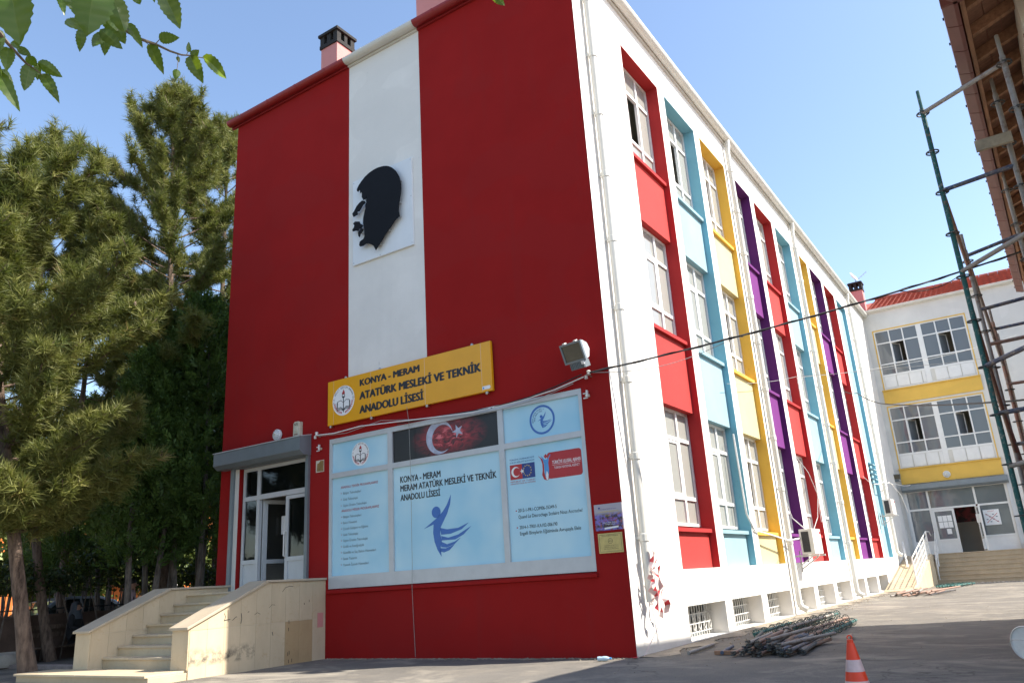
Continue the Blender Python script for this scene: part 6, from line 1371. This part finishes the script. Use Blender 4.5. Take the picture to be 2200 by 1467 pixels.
# planter, planks and debris left of the stairs
c_ = onz(8, 1432, .02); pl = thing('concrete_planter', 'round concrete planter ring at the left edge beside the pine', 'planter', (c_.x, c_.y, 0)); MB().lathe([(.42, 0), (.47, .10), (.45, .26), (.38, .29), (.36, .22)], (c_.x, c_.y, .02), n=24).build('ring', 'concrete', pl, smooth=True); MB().lathe([(.36, .2), (.2, .24), (.01, .25)], (c_.x, c_.y, .02), n=18).build('soil', 'dirt', pl)
a_ = onz(62, 1452, .03); b_ = onz(112, 1447, .03); mb = MB(); mb.bar(a_, b_, .09, .07); tag(mb.build('plank', 'plank_grey', None, tuple(a_)), 'weathered plank lying at the yard kerb left of the stairs', 'plank')
# ================================================================== MULBERRY overhanging the camera
mu = thing('mulberry_tree', 'mulberry with broad toothed leaves hanging into the top left', 'tree', (-.6, -14.6, 0))
MB().tube([(-.6, -14.6, 0), (-.5, -14.5, 1.2), (-.1, -14.0, 2.6), (.5, -13.2, 4.2), (1.0, -12.6, 5.6)], [.22, .19, .16, .10, .03], 12).build('trunk', 'bark_grey', mu, smooth=True)
Z1 = 3.668
def leaf_mesh(L, W, seed, curl, fold):
    g = random.Random(seed); mb = MB(); n = 16; cols_ = [-1, -.5, -.045, 0, .045, .5, 1]; vein = []
    for i in range(n+1):
        u = i/n; wd = W*.5*min(1., (math.sin(PI*min(1, u*1.02)**.62)**.75 if 0 < u < 1 else 0)+.02)
        wd *= (1+.07*(1 if i % 2 else -1)) if 0 < i < n else 1
        for c in cols_:
            x = u*L - abs(c)*W*.10*(1-u); y = c*wd; z = fold*abs(c)*wd*1.0 - curl*L*u*u + .018*W*math.sin(u*26+abs(c)*4.2)*abs(c) + .05*W*math.sin(u*5+seed+c)
            mb.v.append((x, y, z)); vein.append(1. if c == 0 else (.55 if (i % 3 == 0 and abs(c) < .9) else 0.))
    m_ = len(cols_)
    for i in range(n):
        for c in range(m_-1): a = i*m_+c; mb.f.append((a, a+1, a+m_+1, a+m_))
    me = mb.mesh('leaf', 'mulberry_leaf', (0, 0, 0), True); at2 = me.attributes.new('vein', 'FLOAT', 'POINT'); at2.data.foreach_set('value', np.array(vein, dtype=np.float32)); return me
leaves = [((100, -60), (150, 345), 290, 2.2), ((735, -90), (690, 280), 265, 2.25), ((880, -50), (985, 265), 170, 2.5), ((1290, -60), (1420, 235), 140, 2.6), ((1050, -50), (1110, 40), 80, 2.6), ((470, -70), (505, 110), 60, 2.7), ((655, 165), (500, 225), 115, 3.0), ((650, 235), (630, 415), 72, 3.1), ((800, 255), (735, 405), 80, 3.15), ((825, 270), (830, 445), 85, 3.2), ((800, 240), (970, 400), 90, 3.1), ((905, 190), (985, 350), 90, 3.2), ((830, 165), (935, 265), 75, 3.15), ((1000, 190), (1125, 370), 85, 3.2), ((1260, 300), (1415, 300), 80, 3.3), ((1175, 355), (1300, 590), 95, 3.3), ((1485, 410), (1490, 330), 35, 3.4), ((1510, 440), (1570, 395), 55, 3.4), ((1500, 450), (1595, 650), 100, 3.4), ((1605, 455), (1812, 620), 100, 3.4), ((1400, 450), (1412, 495), 25, 3.4), ((1395, 550), (1385, 628), 52, 3.4),
 ((-10, 240), (10, 400), 70, 2.9), ((60, 380), (50, 555), 95, 3.0), ((150, 375), (245, 445), 62, 3.05), ((100, 330), (165, 400), 48, 3.0), ((215, 450), (295, 525), 70, 3.1), ((240, 520), (185, 720), 98, 3.1), ((300, 505), (290, 640), 55, 3.15), ((312, 490), (495, 615), 82, 3.15), ((335, 585), (465, 790), 82, 3.15), ((15, 555), (105, 685), 72, 2.9), ((-5, 590), (148, 860), 92, 2.9), ((-20, 520), (18, 605), 45, 2.9), ((545, -60), (640, 120), 150, 2.45), ((800, -60), (850, 110), 150, 2.4), ((3880, -60), (3983, 66), 62, 3.0), ((1190, -40), (1218, 22), 40, 2.7)]
rl2 = random.Random(17)
for i, (b0_, t0_, wpx, D_) in enumerate(leaves):
    A = at(b0_[0]/Z1, b0_[1]/Z1, D_); Bp = at(t0_[0]/Z1, t0_[1]/Z1, D_+rl2.uniform(-.04, .04)); x = Bp-A; L = x.length; depth = (A-CAM).dot(FW); W = wpx/Z1/1675*depth*1.12
    view = (CAM-A).normalized(); xd = x.normalized(); nrm = (view-xd*view.dot(xd)).normalized(); nrm = Matrix.Rotation(rl2.uniform(-.65, .65), 3, xd) @ nrm
    if rl2.random() < .6: nrm = -nrm
    y = nrm.cross(xd); o = bpy.data.objects.new('leaf', leaf_mesh(L, W, i, rl2.uniform(-.04, .16), rl2.uniform(.1, .4))); mt = Matrix((xd, y, nrm)).transposed().to_4x4(); link(o, mu)
    mt.translation = A - ORG[mu]; o.matrix_local = mt
def twig(pts, r0, r1): n_ = len(pts); MB().tube(pts, [r0+(r1-r0)*i/(n_-1) for i in range(n_)], 6).build('twig', 'twig', mu, smooth=True)
Pz = lambda x, y, D: at(x/Z1, y/Z1, D)
twig([(1.0, -12.6, 5.6), Pz(500, -500, 2.8), Pz(760, 30, 2.9), Pz(900, 170, 3.1), Pz(1010, 255, 3.2), Pz(1120, 315, 3.25), Pz(1225, 350, 3.3), Pz(1340, 405, 3.35), Pz(1430, 435, 3.4), Pz(1500, 440, 3.4), Pz(1605, 460, 3.4)], .012, .0022)
twig([(.5, -13.2, 4.2), Pz(-400, -200, 2.7), Pz(-30, 230, 2.85), Pz(50, 330, 2.95), Pz(130, 420, 3.05), Pz(205, 500, 3.1), Pz(245, 525, 3.1), Pz(330, 590, 3.15)], .010, .002)
twig([(.5, -13.2, 4.2), Pz(-500, 300, 2.8), Pz(-60, 480, 2.85), Pz(10, 580, 2.9)], .008, .002)
twig([Pz(1225, 350, 3.3), Pz(1262, 308, 3.3)], .0025, .0015); twig([Pz(1470, 437, 3.4), Pz(1483, 405, 3.4)], .002, .0012); twig([Pz(1400, 425, 3.38), Pz(1405, 470, 3.4), Pz(1395, 552, 3.4)], .002, .0012); twig([Pz(1120, 315, 3.25), Pz(1178, 358, 3.3)], .002, .0012)
def mcrown(g, n):
    d = unit(g.normal(size=(n*3, 3))); P = np.array([.2, -13.4, 6.0])+d*np.array([3.6, 2.6, 2.1])*g.uniform(.55, 1, (n*3, 1))
    v = P-np.array(CAM); z = v@np.array(FW); px = 1100+1675*(v@np.array(RT))/np.maximum(z, .01); py = 733-1675*(v@np.array(UP))/np.maximum(z, .01)
    P2 = np.array([4.2, -9.6, 5.6])+unit(g.normal(size=(n, 3)))*np.array([2.4, 1.9, 1.0])*g.uniform(.4, 1, (n, 1)); P = np.concatenate([P[:n*2], P2]); g.shuffle(P)
    v = P-np.array(CAM); z = v@np.array(FW); px = 1100+1675*(v@np.array(RT))/np.maximum(z, .01); py = 733-1675*(v@np.array(UP))/np.maximum(z, .01)
    ok = ~((z > .05) & (px > -260) & (px < 2460) & (py > -260) & (py < 1700)); return P[ok][:n]
g_ = np.random.default_rng(77); Pm = mcrown(g_, 9000); leafcloud(mu, 'crown', len(Pm), lambda g, n: Pm, (.10, .19), 'bush_leaves', 78, .2)
MB().tube([(.5, -13.2, 4.2), (2.2, -11.6, 5.2), (3.6, -10.3, 5.6), (4.9, -9.2, 5.9)], [.09, .06, .04, .015], 8).build('limb', 'bark_grey', mu, smooth=True)
# garden trees behind the viewpoint (they shade the end wall from part of the sky and show in its glass)
def broadleaf(label, x, y, h, r, seed):
    t = thing('garden_tree', label, 'tree', (x, y, 0), 'broadleaf trees behind the viewpoint'); g0 = np.random.default_rng(seed); K = 14
    MB().tube([(x, y, 0), (x+.1, y, h*.35), (x, y+.1, h*.75)], [.2, .16, .05], 8).build('trunk', 'bark_grey', t, smooth=True)
    cc = np.array([x, y, h*.62])+unit(g0.normal(size=(K, 3)))*np.array([r*.6, r*.6, h*.25])
    def s_(g, n): k = g.integers(0, K, n); return cc[k]+unit(g.normal(size=(n, 3)))*r*.5*g.uniform(.5, 1, (n, 1))
    leafcloud(t, 'crown', 2600, s_, (.22, .42), 'bush_leaves', seed, .1)
for k, (x, y, h, r) in enumerate(((-15, -16, 9, 3.0), (-9.5, -21, 9, 3.2), (-3, -23, 8.5, 3.0))): broadleaf('broadleaf garden tree standing behind the viewpoint', x, y, h, r, 300+k)
